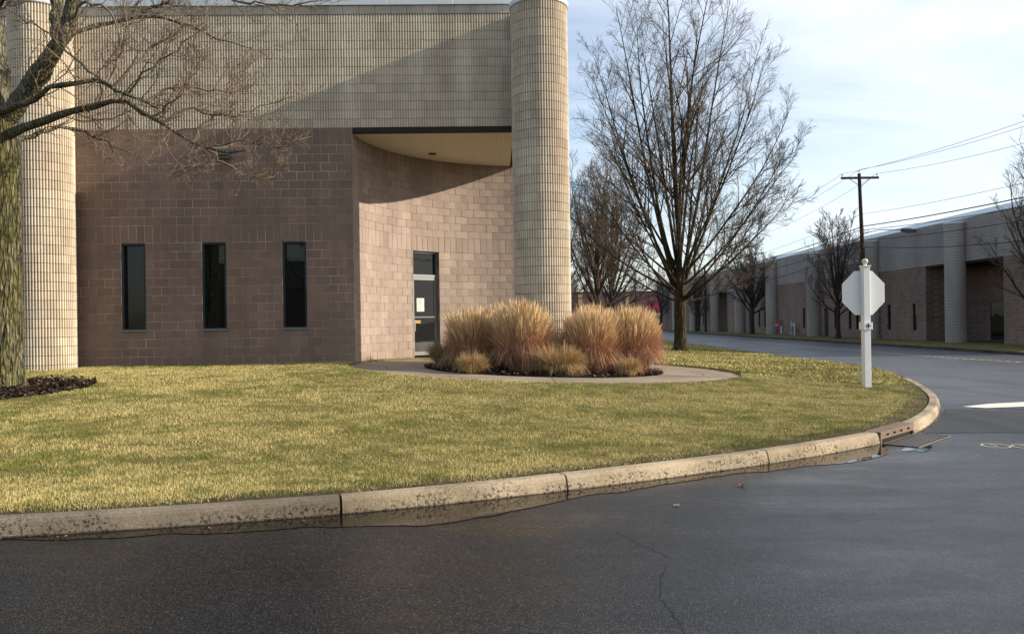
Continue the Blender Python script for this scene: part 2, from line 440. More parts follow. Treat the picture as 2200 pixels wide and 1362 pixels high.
# ------------------------------------------------------------------ terrain functions
def z_road(x, y):
    return -0.45 * sstep(9.0, 40.0, np.asarray(y, dtype=float)) + 0 * np.asarray(x)
KP = np.array([(-30, 6.2), (-20, 5.75), (-12, 5.6), (-8, 5.68), (-6, 5.78), (-3.93, 6.03), (-1.45, 6.62), (.5, 7.42), (2.78, 8.62), (4.57, 9.86), (5.42, 10.7),
               (6.45, 12.1), (7.66, 14.2), (8.6, 16.3), (9.6, 18.8), (11.2, 23.3), (12.2, 28), (13.1, 37), (13.5, 52), (13.6, 80),
               (13.2, 92), (11, 101), (6, 107), (-2, 110), (-40, 112)], dtype=float)
def catmull(P, step=0.12):
    out = []
    for i in range(len(P) - 1):
        p0 = P[max(i - 1, 0)]; p1 = P[i]; p2 = P[i + 1]; p3 = P[min(i + 2, len(P) - 1)]
        d01 = max(np.linalg.norm(p1 - p0), 1e-3) ** .5; d12 = np.linalg.norm(p2 - p1) ** .5; d23 = max(np.linalg.norm(p3 - p2), 1e-3) ** .5
        m1 = (p2 - p1) if i == 0 else (p2 - p1) + d12 * ((p1 - p0) / d01 - (p2 - p0) / (d01 + d12))
        m2 = (p2 - p1) if i == len(P) - 2 else (p2 - p1) + d12 * ((p3 - p2) / d23 - (p3 - p1) / (d12 + d23))
        n = max(2, int(np.linalg.norm(p2 - p1) / step))
        n = min(n, 40)
        for k in range(n):
            t_ = k / n
            out.append((2 * p1 - 2 * p2 + m1 + m2) * t_ ** 3 + (-3 * p1 + 3 * p2 - 2 * m1 - m2) * t_ ** 2 + m1 * t_ + p1)
    out.append(P[-1]); return np.array(out)
KL = catmull(KP)
KS = np.concatenate(([0], np.cumsum(np.linalg.norm(np.diff(KL, axis=0), axis=1))))
def kerb_at(s):
    i = int(np.clip(np.searchsorted(KS, s) - 1, 0, len(KL) - 2))
    f = (s - KS[i]) / (KS[i + 1] - KS[i]); p = KL[i] * (1 - f) + KL[i + 1] * f
    tn = KL[min(i + 2, len(KL) - 1)] - KL[max(i - 1, 0)]; tn = tn / np.linalg.norm(tn)
    return p, tn, np.array((-tn[1], tn[0]))
def kerb_s(pt):
    return KS[int(np.argmin(np.sum((KL - np.asarray(pt)) ** 2, axis=1)))]
def kerb_dist(x, y):
    """signed distance, + on the lawn side"""
    x = np.asarray(x, float).ravel(); y = np.asarray(y, float).ravel()
    K = KL[::3]; K = np.vstack([K, KL[-1:]])
    best = np.full(x.shape, 1e9); sgn = np.ones(x.shape); ny = np.zeros(x.shape)
    for i in range(len(K) - 1):
        a, b = K[i], K[i + 1]; d = b - a; L2 = d @ d
        tt = np.clip(((x - a[0]) * d[0] + (y - a[1]) * d[1]) / L2, 0, 1)
        qx, qy = a[0] + tt * d[0], a[1] + tt * d[1]
        dd = np.hypot(x - qx, y - qy)
        c = d[0] * (y - a[1]) - d[1] * (x - a[0])
        m = dd < best - 1e-7
        best[m] = dd[m]; sgn[m] = np.sign(c[m]); ny[m] = qy[m]
    return best * sgn, ny
CC = np.array((0.70, 18.10))          # column / walk centre
WALK_R, BED_R = 4.35, 2.70
def z_walk(x, y):
    return 0.66 - 0.0375 * (np.asarray(x) + 3.6) + 0.0 * np.asarray(y)
MULCH = (-9.15, 13.35, 1.9)
def lawn_h(x, y, d=None, ny=None):
    x = np.asarray(x, float); y = np.asarray(y, float)
    if d is None: d, ny = kerb_dist(x, y); d = d.reshape(x.shape); ny = ny.reshape(x.shape)
    dd = np.maximum(d, 0)
    h = z_road(0, ny) + 0.14 + 0.66 * dd ** 2 / (dd ** 2 + 30)
    rr = np.hypot(x - CC[0], y - CC[1])
    w = 1 - sstep(WALK_R, WALK_R + 1.8, rr)
    h = h * (1 - w) + (z_walk(x, y) + 0.035) * w
    h = h + 0.085 * sstep(14.5, 20.0, ny) * sstep(0.12, 0.45, dd) * (1 - sstep(0, 6, dd - 0.5))
    h = h + 0.02 * (fbm(x * 0.6, y * 0.6, 3) - 0.5) * sstep(0.3, 1.5, dd)
    mr = np.hypot(x - MULCH[0], y - MULCH[1])
    h = h - 0.05 * (1 - sstep(MULCH[2] - 0.12, MULCH[2] + 0.02, mr))
    return h

def grid_mesh(name, xs, ys, zf):
    X, Y = np.meshgrid(xs, ys)
    Z = zf(X, Y)
    V = np.stack([X, Y, Z], -1).reshape(-1, 3)
    nx, nyy = len(xs), len(ys)
    i = np.arange(nx * nyy).reshape(nyy, nx)
    F = np.stack([i[:-1, :-1], i[:-1, 1:], i[1:, 1:], i[1:, :-1]], -1).reshape(-1, 4)
    return np_mesh(name, V, F, smooth=True)

# ------------------------------------------------------------------ ground, road, lawn, kerb
g = link('ground', grid_mesh('ground', np.linspace(-1500, 1500, 11), np.linspace(-600, 2200, 11), lambda X, Y: X * 0 - 0.62), M['ground'])
tag(g, kind='structure')
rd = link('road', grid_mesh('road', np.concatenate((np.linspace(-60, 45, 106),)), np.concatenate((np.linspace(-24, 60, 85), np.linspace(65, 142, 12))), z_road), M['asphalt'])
tag(rd, kind='structure')

def lawn_z(X, Y):
    d, ny = kerb_dist(X, Y); d = d.reshape(X.shape); ny = ny.reshape(X.shape)
    h = lawn_h(X, Y, d, ny)
    h = np.where(d < 0.34, z_road(0, ny) - 0.20, h)
    rr = np.hypot(X - CC[0], Y - CC[1])
    h = np.where(rr < WALK_R - 0.03, z_walk(X, Y) - 0.14, h)
    return h
lx = np.concatenate((np.linspace(-24, -10.2, 40), np.arange(-10, 10, 0.125), np.linspace(10.1, 15, 30)))
ly = np.concatenate((np.arange(5.3, 24, 0.125), np.linspace(24.2, 60, 90), np.linspace(61, 113, 45)))
lawn = link('lawn', grid_mesh('lawn', lx, ly, lawn_z), M['lawn']); tag(lawn, kind='structure')

def lawn_edge():
    offs = (0.166, 0.25, 0.4, 0.62); V, F = [], []; ss = np.arange(KS[0] + 1, KS[-1] - 1, 0.16)
    pts = []
    for s_ in ss:
        p, tn, nr = kerb_at(s_)
        for o in offs: pts.append(p + nr * o)
    pts = np.array(pts); z = lawn_h(pts[:, 0], pts[:, 1]) + 0.004
    z = z.reshape(-1, 4); z[:, 0] = z[:, 0] - 0.02; z[:, 3] -= 0.008
    V = np.column_stack([pts, z.ravel()]); i = np.arange(len(ss) * 4).reshape(-1, 4)
    F = np.stack([i[:-1, :-1], i[1:, :-1], i[1:, 1:], i[:-1, 1:]], -1).reshape(-1, 4)
    o = link('lawn_edge', np_mesh('lawn_edge', V, F, smooth=True), M['soil']); tag(o, kind='structure')
lawn_edge()
def kerb_strip(name, s0, s1, parent, hgt=0.145, flip=False, mat=None, depth=0.17):
    prof = [(0.0, -0.12), (0.0, 0.02), (0.022, hgt - 0.035), (0.035, hgt - 0.010), (0.058, hgt), (depth, hgt), (depth, -0.12)]
    n = max(2, int((s1 - s0) / 0.18) + 1)
    vs, fs = [], []
    m = len(prof)
    for k in range(n):
        p, tn, nr = kerb_at(s0 + (s1 - s0) * k / (n - 1))
        zz = float(z_road(p[0], p[1]))
        for o, h in prof:
            j = 0.0
            vs.append((p[0] + nr[0] * (o + j), p[1] + nr[1] * (o + j), zz + h))
    for k in range(n - 1):
        for i in range(m):
            a, b = k * m + i, k * m + (i + 1) % m
            fs.append((a, a + m, b + m, b))
    fs.append(tuple(range(m))); fs.append(tuple(range(n * m - 1, (n - 1) * m - 1, -1)))
    me = bpy.data.meshes.new(name); me.from_pydata(vs, [], fs); me.update()
    return link(name, me, mat or M['kerb'], parent)

kerb = empty('kerb'); tag(kerb, kind='structure')
sj = [kerb_s(p) for p in ((-1.45, 6.62), (.5, 7.42), (2.78, 8.62), (4.60, 9.88), (5.42, 10.7))]
cuts = []
s = sj[0]
back = []
while s > KS[0] + 1: back.append(s); s -= 2.9
back.append(max(s, KS[0]))
back = back[::-1]
for a, b in zip(back[:-1], back[1:]): cuts.append((a, b))
cuts += [(sj[0], sj[1]), (sj[1], sj[2]), (sj[2], sj[3])]
s = sj[4]
cuts.append((s, s + 5.2)); s += 5.2
while s < kerb_s((13.6, 80)) and len(cuts) < 60:
    cuts.append((s, s + 3.2)); s += 3.2
cuts.append((s, KS[-1] - 1))
for a, b in cuts: kerb_strip('kerb_section', a + 0.010, b - 0.010, kerb, mat=M['kerb_dark'] if b <= sj[0] + 0.01 else M['kerb'])
for a, b in cuts[:-1]:      # dark joint filler behind the gap
    pass

# storm drain inlet between two kerb sections
p0, _, _ = kerb_at(sj[3]); p1, _, _ = kerb_at(sj[4])
dv = p1 - p0; LD = float(np.linalg.norm(dv)); ang = math.atan2(dv[1], dv[0])
zd = float(z_road(0, p0[1]))
drain = empty('storm_drain', (p0[0], p0[1], zd), ang)
tag(drain, 'rusty cast iron storm drain inlet set into the kerb with a grate in the road', 'storm drain')
b = MB(); e = 0.012
b.box(e, LD - e, 0.0, 0.03, 0.112, 0.150); b.box(e, LD - e, 0.001, 0.03, 0.058, 0.084)
hw = (LD - 2 * e)
xs_ = [e, e + .16 * hw, e + .24 * hw, e + .36 * hw, e + .44 * hw, e + .56 * hw, e + .64 * hw, e + .78 * hw, e + .86 * hw, LD - e]
for i in range(0, 10, 2): b.box(xs_[i], xs_[i + 1], 0.002, 0.03, 0.084, 0.112)
b.box(e, e + 0.04, 0.0005, 0.03, -0.02, 0.058); b.box(LD - e - 0.03, LD - e, 0.0005, 0.03, -0.02, 0.058)
b.build('curb_face', M['rust'], drain)
MB().box(e, LD - e, 0.032, 0.20, 0.128, 0.148, 0.01).build('top_plate', M['rust'], drain)
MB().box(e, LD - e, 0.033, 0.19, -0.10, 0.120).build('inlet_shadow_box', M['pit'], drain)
gr = MB().box(0.0, LD, -0.45, -0.02, -0.02, 0.005).build('grate_shade_plate', M['pit'], drain)  # near-black plate painted in for the shade of the hole under the grate
b = MB()
b.box(0, LD, -0.45, -0.43, 0.0051, 0.015); b.box(0, LD, -0.045, -0.02, 0.0051, 0.017)
b.box(0, 0.025, -0.43, -0.045, 0.0052, 0.0168); b.box(LD - 0.025, LD, -0.43, -0.045, 0.0052, 0.0168)
nb = 17
for i in range(1, nb):
    x = 0.025 + (LD - 0.05) * i / nb; b.box(x - 0.008, x + 0.008, -0.43, -0.045, 0.0053, 0.0146)
for i in range(1, 7):
    y = -0.43 + 0.385 * i / 7; b.box(0.025, LD - 0.025, y - 0.008, y + 0.008, 0.0054, 0.0142)
b.build('grate', M['grate'], drain)

# puddle water lying in the gutter
def gutter_sheet(name, sa, sb, wf, mat, dz, step=0.06):
    n = int((sb - sa) / step); vs, fs = [], []
    for k in range(n + 1):
        s_ = sa + (sb - sa) * k / n
        p, tn, nr = kerb_at(s_); w = max(0.004, wf(s_))
        zz = float(z_road(p[0], p[1])) + dz
        vs += [(p[0] + nr[0] * 0.005, p[1] + nr[1] * 0.005, zz), (p[0] - nr[0] * w, p[1] - nr[1] * w, zz)]
    for k in range(n): fs.append((2 * k, 2 * k + 1, 2 * k + 3, 2 * k + 2))
    me = bpy.data.meshes.new(name); me.from_pydata(vs, [], fs); me.update()
    o = link(name, me, mat); tag(o, kind='structure'); return o
def pw(s_):
    f = float(np.clip((s_ - (sj[0] - 3.4)) / 0.5, 0, 1) * np.clip((sj[3] + 0.1 - s_) / 0.7, 0, 1))
    nn = float(fbm(np.array([s_ * 1.3]), np.array([0.3]), 5, 3)[0]); n3 = float(vnoise(np.array([s_ * 0.55]), np.array([1.3]), 9)[0])
    bias = float(np.interp(s_, [sj[0] - 3.4, sj[0] - 0.2, sj[0] + 0.5, sj[1] - 0.2, sj[1] + 0.8, sj[2], sj[3]], [0.12, 0.26, 0.52, 0.50, 0.26, 0.38, 0.34]))
    n4 = float(fbm(np.array([s_ * 5.0]), np.array([2.3]), 15, 3)[0])
    return f * (bias * (0.35 + 1.25 * n3) + 0.30 * (nn - 0.42) + 0.08 * (n4 - 0.5))
gutter_sheet('puddle', sj[0] - 3.4, sj[3] + 0.1, pw, M['water'], 0.005)
# small shallow pool just in front of the grate
b = MB()
cxp, cyp = W(1975, 966, 9.55)[:2]
ptsp = []
for i in range(28):
    a = 2 * math.pi * i / 28; rr = 1 + 0.22 * math.sin(3 * a + 1) + 0.12 * math.sin(5 * a)
    ptsp.append((cxp + 0.36 * rr * math.cos(a) * math.cos(ang) - 0.12 * rr * math.sin(a) * math.sin(ang), cyp + 0.36 * rr * math.cos(a) * math.sin(ang) + 0.12 * rr * math.sin(a) * math.cos(ang)))
b.add([(x, y, float(z_road(x, y)) + 0.006) for x, y in ptsp], [tuple(range(28))])
tag(b.build('drain_pool', M['water']), kind='structure')

# darker asphalt panel in the side street, its edge, cracks, markings
def sheet(name, pts, mat, dz, kind='structure', thick=0.0):
    me = bpy.data.meshes.new(name)
    me.from_pydata([(x, y, float(z_road(x, y)) + dz) for x, y in pts], [], [tuple(range(len(pts)))]); me.update()
    o = link(name, me, mat); tag(o, kind=kind); return o
pp = [(5.42, 10.72), (6.2, 10.72), (7.2, 10.62), (9.5, 10.3), (16, 9.0), (18, 11.5), (9.9, 12.2), (8.3, 13.4), (7.5, 13.75), (6.9, 12.75), (6.45, 12.1)]
def sub_sheet(name, front, backp, mat, dz, n=24):
    vs, fs = [], []
    for k in range(n + 1):
        f = k / n
        def pt(L):
            L = np.array(L); u = f * (len(L) - 1); i = min(int(u), len(L) - 2); return L[i] * (1 - (u - i)) + L[i + 1] * (u - i)
        a, c = pt(front), pt(backp)
        for j in range(7):
            q = a + (c - a) * j / 6; vs.append((q[0], q[1], float(z_road(q[0], q[1])) + dz))
    for k in range(n):
        for j in range(6):
            i = k * 7 + j; fs.append((i, i + 7, i + 8, i + 1))
    me = bpy.data.meshes.new(name); me.from_pydata(vs, [], fs); me.update()
    o = link(name, me, mat); tag(o, kind='structure'); return o
sub_sheet('asphalt_patch', [(5.5, 10.74), (6.3, 10.72), (7.3, 10.62), (9.5, 10.25), (14, 9.3)], [(6.45, 12.05), (6.95, 12.85), (7.5, 13.75), (9.4, 12.3), (14.5, 9.9)], M['asphalt_old'], 0.004)
sub_sheet('stop_line', [(7.92, 13.98), (8.2, 13.70), (8.95, 13.85), (12, 14.45), (16, 15.2)], [(8.1, 14.08), (8.65, 14.42), (9.45, 14.66), (12.2, 15.2), (16, 16.0)], M['paint'], 0.008)
def crack(name, pxs, w=0.006):
    P = [np.array(W(x, y, 1.0)) for x, y in pxs]
    pts = []
    for q in P:
        k = CAMH / (CAMH - q[2]); pts.append(np.array((q[0] * k, k)))
    fine = []
    for a, c in zip(pts[:-1], pts[1:]):
        n = max(2, int(np.linalg.norm(c - a) / 0.035))
        for i in range(n):
            fine.append(a + (c - a) * i / n + RNG.normal(0, 0.006, 2))
    fine.append(pts[-1]); vs, fs = [], []
    for i, q in enumerate(fine):
        d = fine[min(i + 1, len(fine) - 1)] - fine[max(i - 1, 0)]; d = d / (np.linalg.norm(d) + 1e-6); ww = w * (0.4 + RNG.random())
        vs += [(q[0] - d[1] * ww / 2, q[1] + d[0] * ww / 2, float(z_road(*q)) + 0.004), (q[0] + d[1] * ww / 2, q[1] - d[0] * ww / 2, float(z_road(*q)) + 0.004)]
    for i in range(len(fine) - 1): fs.append((2 * i, 2 * i + 1, 2 * i + 3, 2 * i + 2))
    me = bpy.data.meshes.new(name); me.from_pydata(vs, [], fs); me.update()
    tag(link(name, me, M['pit']), kind='structure')
crack('road_crack', [(1325, 1142), (1360, 1160), (1396, 1177), (1446, 1202)], 0.005)
crack('road_crack', [(1437, 1212), (1418, 1240), (1420, 1285), (1441, 1312), (1460, 1340), (1472, 1362)], 0.004)

# cream utility marks sprayed on the asphalt: an oval holding a hook, twice
def ring_pts(cx, cy, rx, ry, a0=0, a1=360, n=28):
    return [(cx + rx * math.cos(R(a0 + (a1 - a0) * i / n)), cy + ry * math.sin(R(a0 + (a1 - a0) * i / n))) for i in range(n + 1)]
def stroke(mb, pts, w, dz):
    n0 = len(mb.v); vs, fs = [], []
    P = [np.array(p) for p in pts]
    for i, q in enumerate(P):
        d = P[min(i + 1, len(P) - 1)] - P[max(i - 1, 0)]; d = d / (np.linalg.norm(d) + 1e-6)
        vs += [(q[0] - d[1] * w / 2, q[1] + d[0] * w / 2, float(z_road(*q)) + dz), (q[0] + d[1] * w / 2, q[1] - d[0] * w / 2, float(z_road(*q)) + dz)]
    for i in range(len(P) - 1): fs.append((2 * i, 2 * i + 1, 2 * i + 3, 2 * i + 2))
    mb.add(vs, fs)
um = MB()
for cx_, cy_, off in ((5.86, 9.62, 0), (6.17, 9.52, 0.001)):
    stroke(um, ring_pts(cx_, cy_, 0.145, 0.17), 0.024, 0.004 + off)
    stroke(um, [(cx_ + 0.06, cy_ + 0.09), (cx_ - 0.02, cy_ + 0.10), (cx_ + 0.0, cy_ - 0.03), (cx_ - 0.05, cy_ - 0.05)], 0.02, 0.0045 + off)
tag(um.build('utility_mark', M['cpaint']), kind='structure')

# centre line of the main road: short dashes
cl = empty('centre_line'); tag(cl, kind='structure')
dash = MB().box(-0.07, 0.07, -0.20, 0.20, 0, 0.003).mesh('dash')
y = 24.0
while y < 86:
    link('dash', dash, M['ypaint'], cl, (20.9 - 0.018 * (y - 30), y, float(z_road(0, y)) + 0.004), (0, 0, 0.02))
    y += 0.62

# far verge and its kerb
def vx(y): return 25.25 - 0.006 * (y - 40)
vs, fs = [], []
ysv = np.linspace(30, 138, 110)
for y in ysv:
    z0 = float(z_road(0, y))
    for x, h in ((vx(y) + 0.16, 0.16), (vx(y) + 1.5, 0.17), (vx(y) + 3.5, 0.19), (60, 0.2)): vs.append((x, y, z0 + h))
for i in range(len(ysv) - 1):
    for j in range(3): a = i * 4 + j; fs.append((a, a + 1, a + 5, a + 4))
me = bpy.data.meshes.new('verge'); me.from_pydata(vs, [], fs); me.update()
tag(link('verge', me, M['lawn']), kind='structure')
fk = empty('far_kerb'); tag(fk, kind='structure')
for i in range(36):
    y0 = 30 + i * 3.0
    z0 = float(z_road(0, y0)); z1 = float(z_road(0, y0 + 3)); b = MB()
    xa, xb = vx(y0), vx(y0 + 3)
    b.add([(xa, y0 + .01, z0 - .1), (xa + .16, y0 + .01, z0 - .1), (xa, y0 + .01, z0 + .15), (xa + .16, y0 + .01, z0 + .16),
           (xb, y0 + 2.99, z1 - .1), (xb + .16, y0 + 2.99, z1 - .1), (xb, y0 + 2.99, z1 + .15), (xb + .16, y0 + 2.99, z1 + .16)],
          [(0, 2, 3, 1), (4, 5, 7, 6), (0, 4, 6, 2), (2, 6, 7, 3), (1, 3, 7, 5)])
    b.build('kerb_section', M['kerb'], fk)
# grass bank and car park beyond the bend
bank = MB(); bank.box(-80, 24.5, 141, 147, -0.6, -0.30); tag(bank.build('grass_bank', M['lawn']), kind='structure')
lot = MB(); lot.box(-80, 90, 147.05, 189, -0.6, -0.36); tag(lot.build('car_park', M['asphalt_old']), kind='structure')

# ------------------------------------------------------------------ circular walk, bed
walk = empty('walk'); tag(walk, kind='structure')
def ring_slab(name, r0, r1, a0, a1, mat, parent, th=0.1, n=None, gap=0.006):
    n = n or max(3, int(abs(a1 - a0) / 3))
    vs, fs = [], []
    for k in range(n + 1):
        a = R(a0 + (a1 - a0) * k / n)
        for r in (r0, r1):
            x, y = CC[0] + r * math.cos(a), CC[1] + r * math.sin(a); z = float(z_walk(x, y))
            vs += [(x, y, z), (x, y, z - th)]
    for k in range(n):
        a = k * 4; c = a + 4
        fs += [(a, a + 2, c + 2, c), (a, c, c + 1, a + 1), (a + 2, a + 3, c + 3, c + 2)]
    fs += [(0, 1, 3, 2), (n * 4, n * 4 + 2, n * 4 + 3, n * 4 + 1)]
    me = bpy.data.meshes.new(name); me.from_pydata(vs, [], fs); me.update()
    return link(name, me, mat, parent)
ja = [-180, -118, -89, -45, -4, 36, 78]
for a0, a1 in zip(ja[:-1], ja[1:]):
    ring_slab('slab', BED_R, 3.55, a0 + 0.12, a1 - 0.12, M['walk'], walk)
    ring_slab('slab', 3.565, WALK_R, a0 + 0.1, a1 - 0.1, M['walk'], walk)
ring_slab('slab', BED_R, WALK_R - 0.001, 78.1, 179.9, M['walk'], walk)
ring_slab('walk_bed', BED_R - 0.02, WALK_R + 0.002, -180.5, 180.2, M['joint'], walk, 0.1).location.z = -0.018

def disc_mesh(name, cx, cy, r, zf, n=44, rings=12, bumpy=0.03, seed=1):
    V = [(cx, cy, float(zf(cx, cy)))]; F = []
    for j in range(1, rings + 1):
        for i in range(n):
            a = 2 * math.pi * i / n; rr = r * j / rings * (1 + (0.03 * math.sin(5 * a + seed) if j == rings else 0))
            x, y = cx + rr * math.cos(a), cy + rr * math.sin(a)
            V.append((x, y, float(zf(x, y)) + (random.uniform(-bumpy, bumpy) if j < rings else -0.03)))
    for i in range(n): F.append((0, 1 + i, 1 + (i + 1) % n))
    for j in range(rings - 1):
        for i in range(n):
            a = 1 + j * n + i; b_ = 1 + j * n + (i + 1) % n; F.append((a, a + n, b_ + n, b_))
    me = bpy.data.meshes.new(name); me.from_pydata(V, [], F); me.update(); return me
tag(link('mulch_bed', disc_mesh('mulch_bed', CC[0], CC[1], BED_R - 0.02, lambda x, y: z_walk(x, y) + 0.03), M['mulch']), kind='structure')
tag(link('tree_mulch', disc_mesh('tree_mulch', MULCH[0], MULCH[1], MULCH[2] + 0.02, lambda x, y: float(lawn_h(np.array([x]), np.array([y]))[0]) + 0.012 + 0.10 * max(0, 1 - math.hypot(x - MULCH[0], y - MULCH[1]) / MULCH[2]), seed=2), M['mulch']), kind='structure')
def chips(name, cx, cy, r, zf, n):
    a = RNG.random(n) * 2 * np.pi; rr = r * np.sqrt(RNG.random(n))
    x, y = cx + rr * np.cos(a), cy + rr * np.sin(a)
    z = np.array([float(zf(q, w)) for q, w in zip(x, y)]) + RNG.random(n) * 0.03
    th = RNG.random(n) * np.pi; L = 0.015 + 0.04 * RNG.random(n); w = 0.008 + 0.01 * RNG.random(n)
    dx, dy = np.cos(th), np.sin(th); tz = RNG.normal(0, 0.35, n)
    c = np.stack([x, y, z], 1); U = np.stack([dx, dy, tz], 1) * L[:, None]; Vv = np.stack([-dy, dx, RNG.normal(0, .4, n)], 1) * w[:, None]
    V = np.stack([c - U - Vv, c + U - Vv, c + U + Vv, c - U + Vv], 1).reshape(-1, 3)
    F = np.arange(4 * n).reshape(-1, 4)
    sh = RNG.random(n)[:, None]; colr = np.array([[0.02, 0.013, 0.009]]) * (1 - sh ** 3) + np.array([[0.17, 0.12, 0.08]]) * sh ** 3
    o = link(name, np_mesh(name, V, F, np.repeat(colr, 4, 0)), M['dry']); tag(o, kind='stuff', label=None); return o
chips('bark_chips', CC[0], CC[1], BED_R, lambda x, y: z_walk(x, y) + 0.03, 5000)
chips('tree_bark_chips', MULCH[0], MULCH[1], MULCH[2], lambda x, y: float(lawn_h(np.array([x]), np.array([y]))[0]) + 0.02 + 0.10 * max(0, 1 - math.hypot(x - MULCH[0], y - MULCH[1]) / MULCH[2]), 4500)

# ------------------------------------------------------------------ lawn grass blades
def in_building(x, y):
    th = 0.02
    dx, dy = x - 0.25, y - 18.55
    s_ = dx * math.cos(th) + dy * math.sin(th); t_ = -dx * math.sin(th) + dy * math.cos(th)
    return (t_ > -0.01) & (s_ < 0.0)
def blades(name, n, y0, y1, xk, power, lenr, wid, xmin=-1e9, xmax=1e9, seed=1):
    rg = np.random.default_rng(seed)
    u = rg.random(n); Y = y0 * (y1 / y0) ** (u ** power)
    X = (rg.random(n) * 2 - 1) * (xk * Y + 0.8)
    m = (X > xmin) & (X < xmax); X, Y = X[m], Y[m]
    m = ~in_building(X, Y) & (np.hypot(X - CC[0], Y - CC[1]) > WALK_R + 0.01) & (np.hypot(X - MULCH[0], Y - MULCH[1]) > MULCH[2] + 0.0)
    m &= (np.hypot(X + 10.5, Y - 17.9) > 0.7)
    X, Y = X[m], Y[m]
    d, ny = kerb_dist(X, Y)
    edge = 0.15 + 0.13 * fbm(X * 3, Y * 3, 21, 3)
    bare = ((X + 3.55) / 0.42) ** 2 + ((Y - 8.12) / 0.17) ** 2
    m = (d > edge) & ((bare > 1) | (rg.random(len(X)) < 0.25))
    wornp = fbm(X * 1.7, Y * 2.6, 51, 4); m &= (wornp < 0.66) | (rg.random(len(X)) < 0.3)
    thin = sstep(edge, edge + 0.18, d); m &= rg.random(len(X)) < (0.35 + 0.65 * thin)
    X, Y, d, ny = X[m], Y[m], d[m], ny[m]
    Z = lawn_h(X, Y, d, ny) - 0.004
    N = len(X)
    tuft = fbm(X * 3.2, Y * 3.2, 31, 3)
    L = lenr * (0.55 + 0.5 * rg.random(N) + 0.65 * (tuft - 0.4)); L = np.maximum(L, 0.25 * lenr)
    a = rg.random(N) * 2 * np.pi; lean = np.abs(rg.normal(0.35, 0.4, N))
    w = wid * (0.7 + 0.6 * rg.random(N)) * (0.6 + Y / 18)
    bx, by = np.cos(a), np.sin(a); ta = a + rg.random(N) * 6.28
    T = np.stack([X + L * np.sin(lean) * np.cos(ta), Y + L * np.sin(lean) * np.sin(ta), Z + L * np.cos(lean)], 1)
    A = np.stack([X - bx * w / 2, Y - by * w / 2, Z], 1); B = np.stack([X + bx * w / 2, Y + by * w / 2, Z], 1)
    V = np.stack([A, B, T], 1).reshape(-1, 3); F = np.arange(3 * N).reshape(-1, 3)
    dryp = 0.62 * fbm(X * 0.55, Y * 0.9, 11, 4) + 0.38 * fbm(X * 4, Y * 5, 13, 2)
    dry = np.clip((dryp - 0.46) * 6.0 + rg.normal(0.44, 0.40, N), 0, 1)
    green = np.array([0.09, 0.13, 0.026]); green2 = np.array([0.30, 0.30, 0.068]); straw = np.array([0.58, 0.475, 0.165]); pale = np.array([0.78, 0.66, 0.31])
    rs = rg.random((N, 1)); c = (green * (1 - rs) + green2 * rs) * (1 - dry[:, None]) + (straw * (1 - rs) + pale * rs) * dry[:, None]
    red = (rg.random(N) < 0.03)[:, None]; c = np.where(red, np.array([0.26, 0.12, 0.05]), c)
    edgeb = (1 - sstep(edge[m], edge[m] + 0.12, d))[:, None] if False else 0
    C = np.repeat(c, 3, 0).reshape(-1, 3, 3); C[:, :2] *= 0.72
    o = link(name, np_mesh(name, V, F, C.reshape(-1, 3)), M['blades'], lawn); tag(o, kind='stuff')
    return o
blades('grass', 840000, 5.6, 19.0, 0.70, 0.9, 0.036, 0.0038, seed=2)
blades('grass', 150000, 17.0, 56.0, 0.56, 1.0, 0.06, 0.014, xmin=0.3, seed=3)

# ------------------------------------------------------------------ masonry helpers
CH, BL = 0.203, 0.372
_cache = {}
def block_mesh(w, h, dep=0.05, bev=0.0025, jt=0.0085):
    key = ('b', round(w, 3), round(h, 3), jt)
    if key in _cache: return _cache[key]
    x0, x1, z0, z1 = -w / 2 + jt / 2, w / 2 - jt / 2, -h / 2 + jt / 2, h / 2 - jt / 2
    b = bev
    vs = [(x0, dep, z0), (x1, dep, z0), (x1, dep, z1), (x0, dep, z1), (x0, b, z0), (x1, b, z0), (x1, b, z1), (x0, b, z1),
          (x0 + b, 0, z0 + b), (x1 - b, 0, z0 + b), (x1 - b, 0, z1 - b), (x0 + b, 0, z1 - b)]
    fs = []
    for k in (0, 4):
        for i in range(4): fs.append((k + i, k + (i + 1) % 4, k + 4 + (i + 1) % 4, k + 4 + i))
    fs.append((8, 9, 10, 11))
    me = bpy.data.meshes.new('block'); me.from_pydata(vs, [], fs); me.update()
    _cache[key] = me; return me
def rib_profile(n, pitch, depth=0.034, groove=0.023):
    pts = []
    for i in range(n):
        x = i * pitch; g2 = groove / 2
        pts += [(x, depth), (x + g2, depth), (x + g2 + 0.001, 0.012), (x + g2 + 0.005, 0.004), (x + g2 + 0.014, 0.0), (x + pitch - g2 - 0.014, 0.0), (x + pitch - g2 - 0.005, 0.004), (x + pitch - g2 - 0.001, 0.012), (x + pitch - g2, depth)]
    pts.append((n * pitch, depth)); return pts
